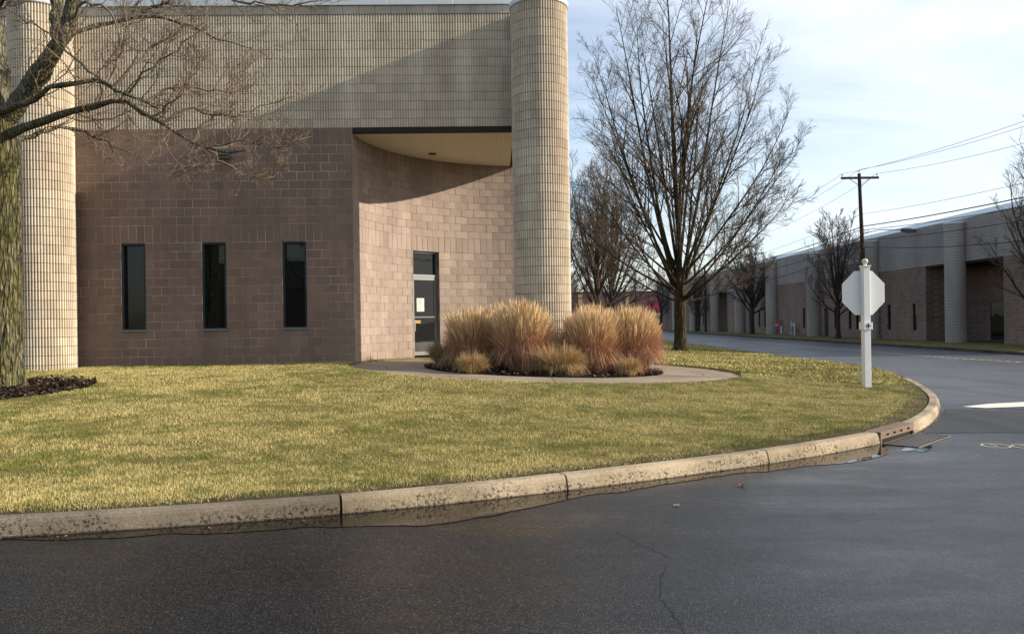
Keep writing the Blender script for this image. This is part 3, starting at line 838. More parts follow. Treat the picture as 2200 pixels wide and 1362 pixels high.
def ribbed_mesh(n=6, pitch=0.062, h=CH, jt=0.009, radius=None):
    key = ('r', n, pitch, h, radius)
    if key in _cache: return _cache[key]
    pts = rib_profile(n, pitch); w = n * pitch
    if radius:
        q = []
        for x, y in pts:
            a = (x - w / 2) / radius; r_ = radius - y; q.append((r_ * math.sin(a), radius - r_ * math.cos(a)))
        pts = q
    else: pts = [(x - w / 2, y) for x, y in pts]
    m = len(pts); z0, z1 = -h / 2 + jt / 2, h / 2 - jt / 2
    dd = 0.05
    vs = [(x, y, z0) for x, y in pts] + [(x, y, z1) for x, y in pts] + [(x * 0.95, y + dd, z0) for x, y in (pts[0], pts[-1])] + [(x * 0.95, y + dd, z1) for x, y in (pts[0], pts[-1])]
    fs = [(i, i + 1, m + i + 1, m + i) for i in range(m - 1)]
    fs += [tuple([2 * m] + list(range(0, m))[::1] + [2 * m + 1])[::-1], tuple([2 * m + 2] + list(range(m, 2 * m)) + [2 * m + 3])]
    fs += [(2 * m, 0, m, 2 * m + 2)[::-1], (m - 1, 2 * m + 1, 2 * m + 3, 2 * m - 1)[::-1]]
    me = bpy.data.meshes.new('ribbed_block'); me.from_pydata(vs, [], fs); me.update()
    _cache[key] = me; return me
def place_all(items, name, mat, parent, limit=300, order=None):
    """items: (mesh, local matrix). First `limit` become objects, the rest one joined part."""
    if order is not None: items = [items[i] for i in order]
    cp = {}
    for me, mx in items[:limit]:
        if me.name not in cp:
            cp[me.name] = me if not me.materials else (me if me.materials[0] == mat else me.copy())
            if cp[me.name] is not me: cp[me.name].materials.clear()
            if not cp[me.name].materials: cp[me.name].materials.append(mat)
        me = cp[me.name]
        o = bpy.data.objects.new(name, me); COL.objects.link(o); o.parent = parent; o.matrix_local = mx
    rest = items[limit:]
    if rest:
        vs, fs = [], []
        geo = {}
        for me, mx in rest:
            if me.name not in geo:
                geo[me.name] = (np.array([v.co for v in me.vertices]), [tuple(p.vertices) for p in me.polygons])
            V, F = geo[me.name]
            A = np.array(mx); n0 = len(vs)
            vs.extend(map(tuple, V @ A[:3, :3].T + A[:3, 3])); fs.extend(tuple(i + n0 for i in f) for f in F)
        mm = bpy.data.meshes.new(name + '_field'); mm.from_pydata(vs, [], fs); mm.update()
        o = link(name + '_field', mm, mat, parent); o['kind'] = 'stuff'
def T_(x, y, z, rz=0.0, tilt=0.0, tz=0.0):
    return Matrix.Translation((x, y, z)) @ Matrix.Rotation(rz, 4, 'Z') @ Matrix.Rotation(tilt, 4, 'X') @ Matrix.Rotation(tz, 4, 'Z')

# ------------------------------------------------------------------ main building
TH = 0.02
office = empty('office_building', (0.25, 18.55, 0.0), TH)
tag(office, 'brown and grey block office building with ribbed fascia, fluted columns and recessed corner door', 'building')
Zt = 6.17                          # top of the brown wall
S_L, S_C = -17.0, -3.92            # left end, corner of the recess
NROW = 28
WIN = [(-9.30, -8.742), (-7.44, -6.882), (-5.58, -5.022)]
WZ0, WZ1 = Zt - 23 * CH, Zt - 13 * CH
# mortar backing of the flat wall with window holes (butted boxes)
wall = MB()
MT = 0.0022; WD = 0.30
xsw = [S_L] + [v for w in WIN for v in w] + [S_C - 0.001]
wall.box(S_L, S_C - 0.001, MT, WD, 0.2, WZ0); wall.box(S_L, S_C - 0.001, MT, WD, WZ1, Zt - 0.001)
for i in range(0, len(xsw), 2): wall.box(xsw[i], xsw[i + 1], MT, WD, WZ0, WZ1)
flatwall = wall.build('brown_wall', M['mortar'], office)
items = []
def subtract(a, b, holes):
    segs = [(a, b)]
    for h0, h1 in holes:
        out = []
        for p, q in segs:
            if q <= h0 or p >= h1: out.append((p, q)); continue
            if p < h0: out.append((p, h0))
            if q > h1: out.append((h1, q))
        segs = out
    return [(p, q) for p, q in segs if q - p > 0.05]
def brow(z_top, h, length, off, holes):
    s0 = S_C
    k = 0; b1 = s0 - off
    edges = [s0]
    if off > 0.01: edges.append(b1)
    while edges[-1] > S_L + length: edges.append(edges[-1] - length)
    for p, q in zip(edges[1:], edges[:-1]):
        for c, d in subtract(p, q, holes):
            items.append((block_mesh(d - c, h), T_((c + d) / 2, random.uniform(-0.0015, 0.001), z_top - h / 2, random.gauss(0, 0.0018), random.gauss(0, 0.004))))
k = 0
while k < NROW:
    zt = Zt - k * CH
    hol = WIN if 13 <= k < 23 else []
    if k in (0, 11):
        brow(zt, 2 * CH, BL / 2, 0, hol); k += 2
    else:
        brow(zt, CH, BL, (0.5 * BL if k % 2 else 0.0) + 0.0, hol); k += 1
items.sort(key=lambda it: (abs(it[1].translation.x + 6.5) > 5.2, -it[1].translation.x if False else abs(it[1].translation.x + 6.5)))
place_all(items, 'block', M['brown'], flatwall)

# windows
for x0, x1 in WIN:
    f = MB(); F0, F1 = 0.012, 0.15; fw = 0.05
    f.box(x0 + .002, x0 + fw, F0, F1, WZ0 + .002, WZ1 - .002); f.box(x1 - fw, x1 - .002, F0, F1, WZ0 + .002, WZ1 - .002)
    f.box(x0 + fw, x1 - fw, F0, F1, WZ0 + .002, WZ0 + fw); f.box(x0 + fw, x1 - fw, F0, F1, WZ1 - fw, WZ1 - .002)
    wobj = f.build('window', M['dark_metal'], office)
    MB().box(x0 + fw, x1 - fw, 0.112, 0.120, WZ0 + fw, WZ1 - fw).build('pane', M['glass'], wobj)
    MB().box(x0 - 0.015, x1 + 0.015, -0.03, 0.011, WZ0 - 0.018, WZ0 + 0.022, 0.004).build('sill', M['alu'], wobj)

# curved recess wall
COR = Vector((0.75 - 0.25, 18.4 - 18.55, 0)); COR.rotate(Matrix.Rotation(-TH, 3, 'Z')); RC = 4.42
A0, A1 = 180.0 - math.degrees(math.asin(-COR.y / 4.42)) - 0.02, 92.5
DA0, DA1 = R(138.7), R(127.2)
DZ1 = Zt - 13 * CH
def arc(a, r): return (COR.x + r * math.cos(a), COR.y + r * math.sin(a))
vs, fs = [], []
angs = list(np.linspace(R(A0), DA0, 28)) + list(np.linspace(DA0, DA1, 8))[1:] + list(np.linspace(DA1, R(A1), 24))[1:]
for a in angs:
    for r_ in (RC + 0.0085, RC + 0.30):
        for z in (0.35, DZ1, Zt - 0.12): 
            x, y = arc(a, r_); vs.append((x, max(y, 0.003), z))
for i in range(len(angs) - 1):
    a, c = i * 6, i * 6 + 6
    indoor = DA1 - 1e-6 <= min(angs[i], angs[i + 1]) and max(angs[i], angs[i + 1]) <= DA0 + 1e-6
    if not indoor: fs += [(a, a + 1, c + 1, c), (a + 3, c + 3, c + 4, a + 4)]
    fs += [(a + 1, a + 2, c + 2, c + 1), (a + 4, c + 4, c + 5, a + 5)]
    if indoor: fs.append((a + 1, c + 1, c + 4, a + 4))
for i, a in enumerate(angs):
    if abs(a - DA0) < 1e-6 or abs(a - DA1) < 1e-6: fs.append((i * 6, i * 6 + 3, i * 6 + 4, i * 6 + 1))
me = bpy.data.meshes.new('curved_wall'); me.from_pydata(vs, [], fs); me.update()
curved = link('curved_wall', me, M['mortar2'], office)
items = []
dA = BL / RC
def crow(z_top, h, step, off, door):
    hol = [(-DA0, -DA1)] if door else []
    a = -R(A0) + 0.0005; edges = [a]
    if off > 0.001: edges.append(a + off)
    while edges[-1] < -R(A1) - step: edges.append(edges[-1] + step)
    for p, q in zip(edges[:-1], edges[1:]):
        for c, d in subtract_a(p, q, hol):
            am = -(c + d) / 2; w = (d - c) * RC
            x, y = arc(am, RC + random.uniform(-0.003, 0.0015))
            items.append((block_mesh(w, h), T_(x, y, z_top - h / 2, am - math.pi / 2 + random.gauss(0, 0.006), random.gauss(0, 0.006))))
def subtract_a(a, b, holes):
    segs = [(a, b)]
    for h0, h1 in holes:
        out = []
        for p, q in segs:
            if q <= h0 or p >= h1: out.append((p, q)); continue
            if p < h0: out.append((p, h0))
            if q > h1: out.append((h1, q))
        segs = out
    return [(p, q) for p, q in segs if (q - p) * RC > 0.04]
k = 0
while k < 28:
    zt = Zt - k * CH
    if k in (0, 11): crow(zt, 2 * CH, dA / 2, 0, False); k += 2
    else: crow(zt, CH, dA, dA / 2 if k % 2 else 0, k >= 13); k += 1
items.sort(key=lambda it: -it[1].translation.z + 3 * (it[1].translation.x > 0.0))
items.sort(key=lambda it: abs(it[1].translation.z - 3.2))
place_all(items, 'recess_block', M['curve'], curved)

# soffit and lintel
vs = [(COR.x, 0.02, 6.05), (0.0, 0.02, 6.05)]; arcp = [arc(R(a), RC + 0.002) for a in np.linspace(179.0, 96.5, 40)]
poly = [(S_C + 0.003, 0.16, 6.05), (-0.16, 0.16, 6.05), (-0.16, COR.y + RC - 0.02, 6.05)] + [(x, y, 6.05) for x, y in arcp[::-1] if x < -0.16 and y > 0.16]
me = bpy.data.meshes.new('soffit'); me.from_pydata(poly + [(x, y, 6.10) for x, y, z in poly], [], [tuple(range(len(poly)))[::-1], tuple(range(len(poly), 2 * len(poly)))]); me.update()
soffit = link('soffit', me, M['soffit'], office)
l = W(929, 307, 20.9); rot = Matrix.Rotation(-TH, 3, 'Z') @ Vector((l[0] - .25, l[1] - 18.55, 0))
MB().lathe([(0.10, 6.03), (0.11, 6.049)], 18, rot.x, rot.y).build('recessed_light', M['dark_metal'], soffit)
b = MB(); b.box(S_C + 0.002, 0.0, 0.004, 0.16, 6.05, 6.165); b.box(-0.16, 0.0, 0.161, 4.25, 6.05, 6.165)
b.build('lintel', M['joint2'], office)

# fascia: ribbed blocks, front and side
Z_F1 = Zt + 13 * CH
fas = MB(); fas.box(S_L, -0.036, 0.036, 0.30, Zt + 0.001, Z_F1); fas.box(-0.30, -0.036, 0.301, 22, Zt + 0.001, Z_F1)
fascia = fas.build('fascia', M['joint'], office)
items = []
for r_ in range(13):
    z = Zt + (r_ + 0.5) * CH; x = -0.16
    x = -BL / 2 - 0.0
    while x > S_L:
        items.append((ribbed_mesh(), T_(x, random.uniform(-0.001, 0.001), z, random.gauss(0, 0.0012), random.gauss(0, 0.003)))); x -= BL
items.sort(key=lambda it: abs(it[1].translation.x + 5.2) + (0.4 * abs(it[1].translation.z - 7.4)))
place_all(items, 'ribbed_block', M['ribbed'], fascia)
side_items = []
for r_ in range(13):
    for j in range(56):
        side_items.append((ribbed_mesh(), T_(0.0, 0.3 + BL * j, Zt + (r_ + .5) * CH, math.pi / 2)))
place_all(side_items, 'side_rib', M['ribbed'], fascia, 0)
items = []
x = -BL / 2
while x > S_L: items.append((block_mesh(BL, CH, 0.04), T_(x, -0.004, Z_F1 + CH / 2))); x -= BL
cpb = MB().box(S_L, -0.004, 0.006, 0.30, Z_F1 + .001, Z_F1 + CH).build('coping_course', M['joint'], office)
place_all(items, 'coping_block', M['coping'], cpb)
x = 0.03
tr = empty('roof_trim', parent=office)
while x > S_L:
    MB().box(x - 1.545, x, -0.045, 0.35, Z_F1 + CH + 0.002, Z_F1 + CH + 0.45, 0.004).build('trim_panel', M['metal_trim'], tr); x -= 1.55
MB().box(-0.32, 0.045, 0.352, 22, Z_F1 + 0.001, Z_F1 + CH + 0.45).build('side_trim', M['metal_trim'], tr)
# side wall beyond the recess, roof and rear closing walls
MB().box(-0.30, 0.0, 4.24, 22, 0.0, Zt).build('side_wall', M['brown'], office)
MB().box(S_L, -0.33, 0.36, 22, 9.02, 9.06).build('roof', M['joint'], office)
MB().box(S_L, -0.3, 21.7, 22, 0.0, 9.0).build('rear_wall', M['brown'], office)

# columns
def column(cx, cy, zb, zt, phase, first):
    core = MB().lathe([(0.614, zb), (0.614, zt)], 48, cx, cy).build('column', M['joint'], office)
    nb = 17; pitch = 2 * math.pi * 0.65 / 68; rows = int((zt - zb) / CH) + 1
    its = []
    camd = math.atan2(-18.55 - cy, -0.25 - cx)
    for r_ in range(rows):
        for j in range(nb):
            a = 2 * math.pi * (j + phase + (0.5 if r_ % 2 else 0)) / nb
            rr = 0.65 + random.uniform(-0.0015, 0.0015)
            its.append((ribbed_mesh(4, pitch, CH, 0.010, 0.65), T_(cx + rr * math.cos(a), cy + rr * math.sin(a), zt - (r_ + .5) * CH, a + math.pi / 2, random.gauss(0, 0.002)), a))
    its.sort(key=lambda it: (math.cos(it[2] - camd) < 0.05, it[1].translation.z))
    vis = [i for i in its if math.cos(i[2] - camd) > 0.3]; oth = [i for i in its if math.cos(i[2] - camd) <= 0.3]
    vis.sort(key=lambda it: abs(it[1].translation.z - 5.0))
    place_all([(m_, x_) for m_, x_, _ in vis + oth], 'column_block', M['ribbed'], core, first)
    MB().lathe([(0.665, zt + 0.003), (0.68, zt + 0.02), (0.68, zt + 0.10), (0.60, zt + 0.12)], 48, cx, cy).build('column_cap', M['metal_trim'], core, smooth=False)
column(0.45, -0.45, 0.3, 8.70, 0.2, 155)
lc = Matrix.Rotation(-TH, 3, 'Z') @ Vector((-10.54 - .25, 17.85 - 18.55, 0))
column(lc.x, lc.y, 0.4, 8.70, 0.6, 145)

# door in the curved wall
pa, pb = Vector((*arc(DA0, RC + 0.10), 0)), Vector((*arc(DA1, RC + 0.10), 0))
dw = (pb - pa).length; dang = math.atan2(pb.y - pa.y, pb.x - pa.x)
doorz = 0.70
df = empty('door_frame', (pa.x, pa.y, doorz), dang, office)
H1 = DZ1 - doorz; TR = 2.13
b = MB(); fw = 0.045
b.box(0.0, fw, 0, 0.10, -0.02, H1); b.box(dw - fw, dw, 0, 0.10, -0.02, H1); b.box(fw, dw - fw, 0, 0.10, H1 - fw, H1); b.box(fw, dw - fw, 0, 0.10, TR, TR + 0.075)
b.build('frame', M['alu'], df)
MB().box(fw, dw - fw, 0.05, 0.058, TR + 0.075, H1 - fw).build('transom_pane', M['glass'], df)
b = MB(); st = 0.055; x0, x1 = fw + 0.004, dw - fw - 0.004
b.box(x0, x0 + st, 0.01, 0.055, 0.01, TR - .004); b.box(x1 - st, x1, 0.01, 0.055, 0.01, TR - .004)
b.box(x0 + st, x1 - st, 0.01, 0.055, 0.01, 0.11); b.box(x0 + st, x1 - st, 0.01, 0.055, TR - 0.075, TR - .004)
b.build('door', M['alu'], df)
MB().box(x0 + st, x1 - st, 0.03, 0.038, 0.11, TR - 0.075).build('door_pane', M['glass'], df)
MB().box(x0 + 0.0, x1 - st, 0.012, 0.029, 1.03, 1.06).build('push_rail', M['lamp_grey'], df)
b = MB(); b.box(x0 + 0.005, x0 + 0.045, -0.05, -0.03, 0.66, 0.94); b.box(x0 + 0.015, x0 + 0.035, -0.03, 0.01, 0.68, 0.70); b.box(x0 + 0.015, x0 + 0.035, -0.03, 0.01, 0.90, 0.92)
b.build('handle', M['alu'], df)
nt = MB().box(x0 + 0.15, x0 + 0.40, 0.020, 0.0285, 1.20, 1.56).build('notice', M['paper'], df)
b = MB(); rr = random.Random(3)
for j, z in enumerate((1.52, 1.49, 1.46, 1.43)): b.box(x0 + .18, x0 + .18 + rr.uniform(.1, .19), 0.0175, 0.0195, z - 0.006, z + 0.006)
b.box(x0 + .155, x0 + .395, 0.0175, 0.0195, 1.385, 1.40)
for j, z in enumerate((1.34, 1.31, 1.27, 1.24)): b.box(x0 + .18, x0 + .18 + rr.uniform(.08, .18), 0.0175, 0.0195, z - 0.006, z + 0.006)
b.build('notice_print', M['ink'], df)
b = MB(); b.box(x0 + .06, x0 + .27, 0.020, 0.0285, 0.93, 0.955); b.box(x0 + .06, x0 + .27, 0.020, 0.0285, 0.885, 0.91); b.build('sticker', M['orange'], df)
# pale concrete footing along the curved wall
vs, fs = [], []
aa = list(np.linspace(R(A0), R(A1), 50))
for a in aa:
    for r_, z in ((RC + 0.006, 0.78), (RC - 0.012, 0.77), (RC - 0.012, 0.5)):
        x, y = arc(a, r_); gx, gy = x + .25, y + 18.55
        zz = float(z_walk(gx, gy)); vs.append((x, y, zz + (0.035 if z > 0.6 else -0.1)))
for i in range(len(aa) - 1):
    if DA1 - 0.02 < aa[i] < DA0 + 0.02: continue
    for j in (0, 1): a = i * 3 + j; fs.append((a, a + 1, a + 4, a + 3))
me = bpy.data.meshes.new('wall_footing'); me.from_pydata(vs, [], fs); me.update(); link('wall_footing', me, M['walk'], office)

# wall lamp on the brown wall
wlx, wlz = -6.86, float(W(465, 330, 18.4)[2])
wlp = empty('wall_lamp', (wlx, -0.003, wlz), 0, office)
b = MB(); b.add([(-.18, 0, .10), (.18, 0, .10), (.16, -.20, .07), (-.16, -.20, .07), (-.18, 0, -.13), (.18, 0, -.13), (.15, -.16, -.06), (-.15, -.16, -.06)],
                [(0, 1, 2, 3), (7, 6, 5, 4), (3, 2, 6, 7), (0, 3, 7, 4), (1, 5, 6, 2), (0, 4, 5, 1)]); b.build('lamp_housing', M['lamp_grey'], wlp)
MB().box(-.12, .12, -0.13, -0.03, -.125, -.105).build('lamp_lens', M['alu'], wlp)

# ------------------------------------------------------------------ bare trees
def tree_grow(rg, P, Rd, m, frac, ang, up, k, rr, tmin=0.15, jit=0.12, minlen=0.0, pw=1.0):
    B, k0, _ = P.shape
    seg = np.linalg.norm(np.diff(P, axis=1), axis=2).sum(1)
    t = tmin + (1 - tmin) * ((np.arange(m)[None, :] + rg.random((B, m))) / m) ** pw
    t = np.minimum(t, 0.995)
    u = t * (k0 - 1); i = np.minimum(u.astype(int), k0 - 2); f = u - i
    bi = np.arange(B)[:, None]
    base = P[bi, i] * (1 - f)[..., None] + P[bi, i + 1] * f[..., None]
    T = P[bi, i + 1] - P[bi, i]; T /= np.linalg.norm(T, axis=2, keepdims=True) + 1e-9
    r0 = (Rd[bi, i] * (1 - f) + Rd[bi, i + 1] * f)
    q = rg.normal(size=T.shape); q -= (q * T).sum(2, keepdims=True) * T; q /= np.linalg.norm(q, axis=2, keepdims=True) + 1e-9
    a = ang * (0.7 + 0.6 * rg.random((B, m)))[..., None]
    D = T * np.cos(a) + q * np.sin(a)
    L = seg[:, None] * frac * (0.6 + 0.7 * rg.random((B, m))) * (1.15 - 0.65 * t) + minlen
    N = B * m; D = D.reshape(N, 3); L = L.reshape(N); p = base.reshape(N, 3); r0 = np.minimum(r0.reshape(N) * rr, 1)
    out = [p]
    for j in range(k - 1):
        D = D + np.array([0, 0, up]) + rg.normal(0, jit, D.shape); D /= np.linalg.norm(D, axis=1, keepdims=True)
        p = p + D * (L / (k - 1))[:, None]; out.append(p)
    P2 = np.stack(out, 1)
    R2 = r0[:, None] * np.linspace(1, 0.35, k)[None, :]
    return P2, R2
def poly_limb(rg, start, d, L, up, k, r0, r1, jit=0.06):
    p = np.array(start, float); D = np.array(d, float); D /= np.linalg.norm(D); out = [p]
    for j in range(k - 1):
        D = D + np.array([0, 0, up]) + rg.normal(0, jit, 3); D /= np.linalg.norm(D); p = p + D * L / (k - 1); out.append(p)
    return np.array(out), np.linspace(r0, r1, k)
def merge(parts):
    V, F, n = [], [], 0
    for v, f in parts: V.append(v); F.append(f + n); n += len(v)
    return np.concatenate(V), np.concatenate(F)
def trunk_mesh(name, pts, rad, n=20, flare=0.35, rg=None, rough=0.06, sub=6, ridge=0.0):
    pts = np.array(pts, float); fine = []; fr = []
    for i in range(len(pts) - 1):
        for j in range(sub):
            f = j / sub; fine.append(pts[i] * (1 - f) + pts[i + 1] * f); fr.append(rad[i] * (1 - f) + rad[i + 1] * f)
    fine.append(pts[-1]); fr.append(rad[-1]); fine = np.array(fine); fr = np.array(fr)
    h = fine[:, 2] - fine[0, 2]; fr = fr * (1 + flare * np.exp(-h / 0.25))
    V, F = tubes(fine[None], fr[None], n)
    V = V.reshape(len(fine), n, 3)
    a = np.arange(n) * 2 * np.pi / n
    wob = 1 + rough * (fbm(np.cos(a)[None, :] * 3 + 5 + 0 * h[:, None], np.sin(a)[None, :] * 3 + h[:, None] * 0.6, 4, 3) - 0.5) * 2
    root = 1 + 0.28 * np.exp(-h[:, None] / 0.2) * np.maximum(0, np.sin(a[None, :] * 5 + 1))
    if ridge:
        aa = a[None, :] + 0.25 * (fbm(h[:, None] * 1.2 + 0 * a[None, :], a[None, :] * 2, 8, 2) - 0.5)
        rdg = 1 - np.abs(2 * fbm(aa * 5.2 + 20, h[:, None] * 1.9 + 3, 9, 3) - 1) * 2.2
        wob = wob + ridge * np.clip(rdg, -0.6, 1)
    V = fine[:, None, :] + (V - fine[:, None, :]) * (wob * root)[..., None]
    return np_mesh(name, V.reshape(-1, 3), F, smooth=True)

def squeeze(P, prof, top):
    z = P[..., 2]; r = np.hypot(P[..., 0], P[..., 1]) + 1e-6
    rm = np.interp(z, [p[0] for p in prof], [p[1] for p in prof]); k = 1 / (1 + (r / rm) ** 4) ** 0.25
    Q = P.copy(); Q[..., 0] *= k; Q[..., 1] *= k
    zz = np.maximum(z, 0.01) / top; Q[..., 2] = np.where(z > 0.6 * top, z / (1 + np.maximum(zz - 0.6, 0) ** 2 * 0.9), z)
    return Q
def env_limb(rg, start, d, up, prof, k, jit):
    p = np.array(start, float); D = np.array(d, float); D /= np.linalg.norm(D); out = [p]; st = 0.22
    zs = [q[0] for q in prof]; rs = [q[1] for q in prof]
    for j in range(200):
        D = D + np.array([0, 0, up * st]) + rg.normal(0, jit, 3); D /= np.linalg.norm(D); p = p + D * st
        out.append(p)
        if p[2] > zs[-1] or (j > 4 and math.hypot(p[0], p[1]) > np.interp(p[2], zs, rs) * rg.uniform(0.80, 0.98)): break
    out = np.array(out); d_ = np.concatenate(([0], np.cumsum(np.linalg.norm(np.diff(out, axis=0), axis=1)))); q = np.linspace(0, d_[-1], k)
    return np.stack([np.interp(q, d_, out[:, i]) for i in range(3)], 1), d_[-1]
def make_tree(name, label, loc, H, spread, trunk_h, r_t, seed, nl=14, c2=9, c3=8, c4=6, bark_m='bark_far', twig_r=0.006, vase=1.0, lean=(0, 0), group=None, cat='tree', tw='twig', lr=0.42, prof=None):
    rg = np.random.default_rng(seed)
    root = empty(name, loc); tag(root, label, cat, group)
    tp = [(0, 0, -0.1), (lean[0] * .3, lean[1] * .3, trunk_h * .5), (lean[0], lean[1], trunk_h), (lean[0] * 1.4, lean[1] * 1.4, trunk_h + (H - trunk_h) * 0.35)]
    if prof: tp[3] = (lean[0] * 1.2, lean[1] * 1.2, trunk_h + 2.2)
    link('trunk', trunk_mesh('trunk', tp, [r_t * 1.05, r_t * .93, r_t * .9, r_t * (.10 if prof else .42)], rg=rg), M[bark_m], root)
    limbs, rads = [], []
    K = 14 if prof else 9
    for i in range(nl):
        f = (i + 0.5) / nl
        hh = trunk_h * (0.85 + 0.0) + (H - trunk_h) * 0.32 * f ** 1.2
        el = R(20 + 66 * f ** 0.75) + rg.normal(0, 0.06)
        az = i * 2.399 + rg.normal(0, 0.25)
        d = (math.cos(az) * math.cos(el), math.sin(az) * math.cos(el), math.sin(el))
        rem = H - hh
        L = (1 - f) * spread * 1.15 + f * rem * 1.02
        L *= 0.85 + 0.25 * rg.random()
        st_ = (lean[0] * min(hh / trunk_h, 1.4), lean[1] * min(hh / trunk_h, 1.4), hh)
        if prof:
            el = R(7 + 80 * f ** 0.85) + rg.normal(0, 0.04); hh = trunk_h * (0.80 + 0.75 * (i % 5) / 5 * min(1, 2 * f))
            d = (math.cos(az) * math.cos(el), math.sin(az) * math.cos(el), math.sin(el))
            P, ll = env_limb(rg, (lean[0], lean[1], hh), d, 0.075 * (1 - 0.5 * f), prof, K, 0.014)
            r_0 = 0.010 + 0.0062 * ll; limbs.append(P); rads.append(np.linspace(r_0, 0.012, K) ** 1.0); continue
        P, q = poly_limb(rg, st_, d, L, 0.11 * vase, K, r_t * (lr if f < .6 else lr + 0.1), r_t * 0.05, 0.06)
        limbs.append(P); rads.append(q)
    P1, R1 = np.array(limbs), np.array(rads)
    P2, R2 = tree_grow(rg, P1, R1, c2, 0.27 if prof else 0.42, 0.62 if prof else 0.62, 0.10 * vase, 6, 0.55, 0.26 if prof else 0.12, 0.07 if prof else 0.09)
    P3, R3 = tree_grow(rg, P2, R2, c3, 0.44 if prof else 0.50, 0.62, 0.08 * vase, 4, 0.6, 0.12, 0.11)
    R3 = np.maximum(R3, twig_r * 1.2); R2 = np.maximum(R2, twig_r * 1.8)
    parts = [tubes(P1, R1, 7), tubes(P2, R2, 5)]
    link('limbs', np_mesh('limbs', *merge(parts), smooth=True), M[bark_m], root)
    parts = [tubes(P3, R3, 4)]
    if c4:
        P4, R4 = tree_grow(rg, P3, R3, c4, 0.62, 0.6, 0.07 * vase, 3, 0.7, 0.15, 0.13, 0.05)
        parts.append(tubes(P4, np.full(R4.shape, twig_r) * np.array([1, .9, .6]), 3))
    o = link('twigs', np_mesh('twigs', *merge(parts)), M[tw], root); o['kind'] = 'stuff'
    return root
def copy_tree(src, loc, rz, sc, label, group=None):
    c = src.copy(); COL.objects.link(c); c.location = loc; c.rotation_euler = (0, 0, rz); c.scale = (sc, sc, sc); c['label'] = label
    if group: c['group'] = group
    for ch in src.children:
        k_ = ch.copy(); COL.objects.link(k_); k_.parent = c
    return c

gz = lambda x, y: float(lawn_h(np.array([x]), np.array([y]))[0])
tx, ty = 8.5, 40.0
make_tree('maple_tree', 'large bare spreading tree with forked trunk on the lawn beside the road bend', (tx, ty, gz(tx, ty)), 21.0, 9.4, 3.0, 0.31, 11, nl=31, c2=18, c3=8, c4=7, bark_m='bark_mid', twig_r=0.0046, vase=0.40, prof=[(2.2, 3.0), (3.0, 5.2), (5, 6.9), (8, 7.3), (11, 6.2), (14, 4.8), (17, 3.3), (19.5, 2.0), (21.0, 0.9)])
link_src = make_tree('bare_tree', 'bare many stemmed tree behind the ornamental grasses and fluted column', (6.7, 62, gz(6.7, 62)), 13.5, 5.2, 2.4, 0.30, 21, nl=13, c2=8, c3=7, c4=6, twig_r=0.008)
make_tree('bare_tree', 'wide bare tree with low fork left of the big spreading tree', (9.6, 76, gz(9.6, 76)), 15.0, 6.2, 2.6, 0.33, 22, nl=13, c2=8, c3=7, c4=6, twig_r=0.0095)
make_tree('bare_tree', 'bare tree half hidden just right of the corner column', (5.0, 88, gz(5, 88)), 15.5, 6.0, 3.0, 0.3, 23, nl=12, c2=8, c3=7, c4=5, twig_r=0.011)
GT = 'bare street trees along the far verge'
st1 = make_tree('street_tree', 'bare street tree on the far verge left of the stop sign', (27.4, 66.5, -0.27), 10.8, 3.0, 2.2, 0.19, 31, nl=13, c2=8, c3=7, c4=5, twig_r=0.010, group=GT)
make_tree('street_tree', 'dark bare street tree on the far verge framed by the big tree branches', (27.6, 91, -0.27), 10.5, 3.9, 2.6, 0.27, 32, nl=15, c2=9, c3=7, c4=4, twig_r=0.014, group=GT)
make_tree('street_tree', 'bare street tree cut by the right edge, in front of the recessed entrance', (27.9, 41.5, -0.27), 11.0, 3.5, 2.0, 0.20, 33, nl=15, c2=8, c3=7, c4=5, twig_r=0.0055, group=GT)
copy_tree(st1, (27.6, 117, -0.27), 1.0, 0.9, 'small far street tree beyond the twin utility poles', GT)
copy_tree(st1, W(1421, 708, 143) * np.array((1, 1, 0)) + np.array((0, 0, -0.3)), 2.0, 1.0, 'small bare tree on the grass bank in front of the parked cars')
GW = 'bare trees on the skyline behind the far shops'
for i, (x, y, sc) in enumerate(((21, 205, 1.0), (27, 212, 1.15), (33, 206, 1.05), (14, 210, 1.2), (9, 206, 1.1), (17, 214, 1.2), (40, 214, 1.0))):
    copy_tree(link_src, (x, y, -0.5), i * 1.3, sc * 0.9, 'distant bare tree above the far red shops, %s from the left' % ('fourth', 'fifth', 'sixth', 'second', 'first', 'third', 'seventh')[i], GW)

# foreground tree at the left edge
FT = np.array((-8.85, 13.6)); fz = gz(FT[0], FT[1]) + 0.08
fg = empty('mossy_tree', (0, 0, 0)); fg.location = (FT[0], FT[1], fz)
tag(fg, 'large mossy trunked bare tree at the left edge with boughs reaching over the lawn', 'tree')
OFF = np.array((FT[0], FT[1], fz))
def L_(pts): return [W(x, y, Y) - OFF for x, y, Y in pts]
link('trunk', trunk_mesh('trunk', L_([(-1, 848, 13.6), (2, 700, 13.6), (0, 500, 13.6), (-3, 330, 13.6), (-6, 240, 13.6)]), [0.335, 0.31, 0.30, 0.295, 0.26], n=150, flare=0.22, rough=0.10, sub=45, ridge=0.10), M['bark_fg'], fg)
def resample(P, k):
    P = np.array(P, float); d = np.concatenate(([0], np.cumsum(np.linalg.norm(np.diff(P, axis=0), axis=1)))); s_ = np.linspace(0, d[-1], k)
    # smooth a little
    Q = np.stack([np.interp(s_, d, P[:, i]) for i in range(3)], 1)
    for _ in range(1): Q[1:-1] = 0.25 * Q[:-2] + 0.5 * Q[1:-1] + 0.25 * Q[2:]
    return Q
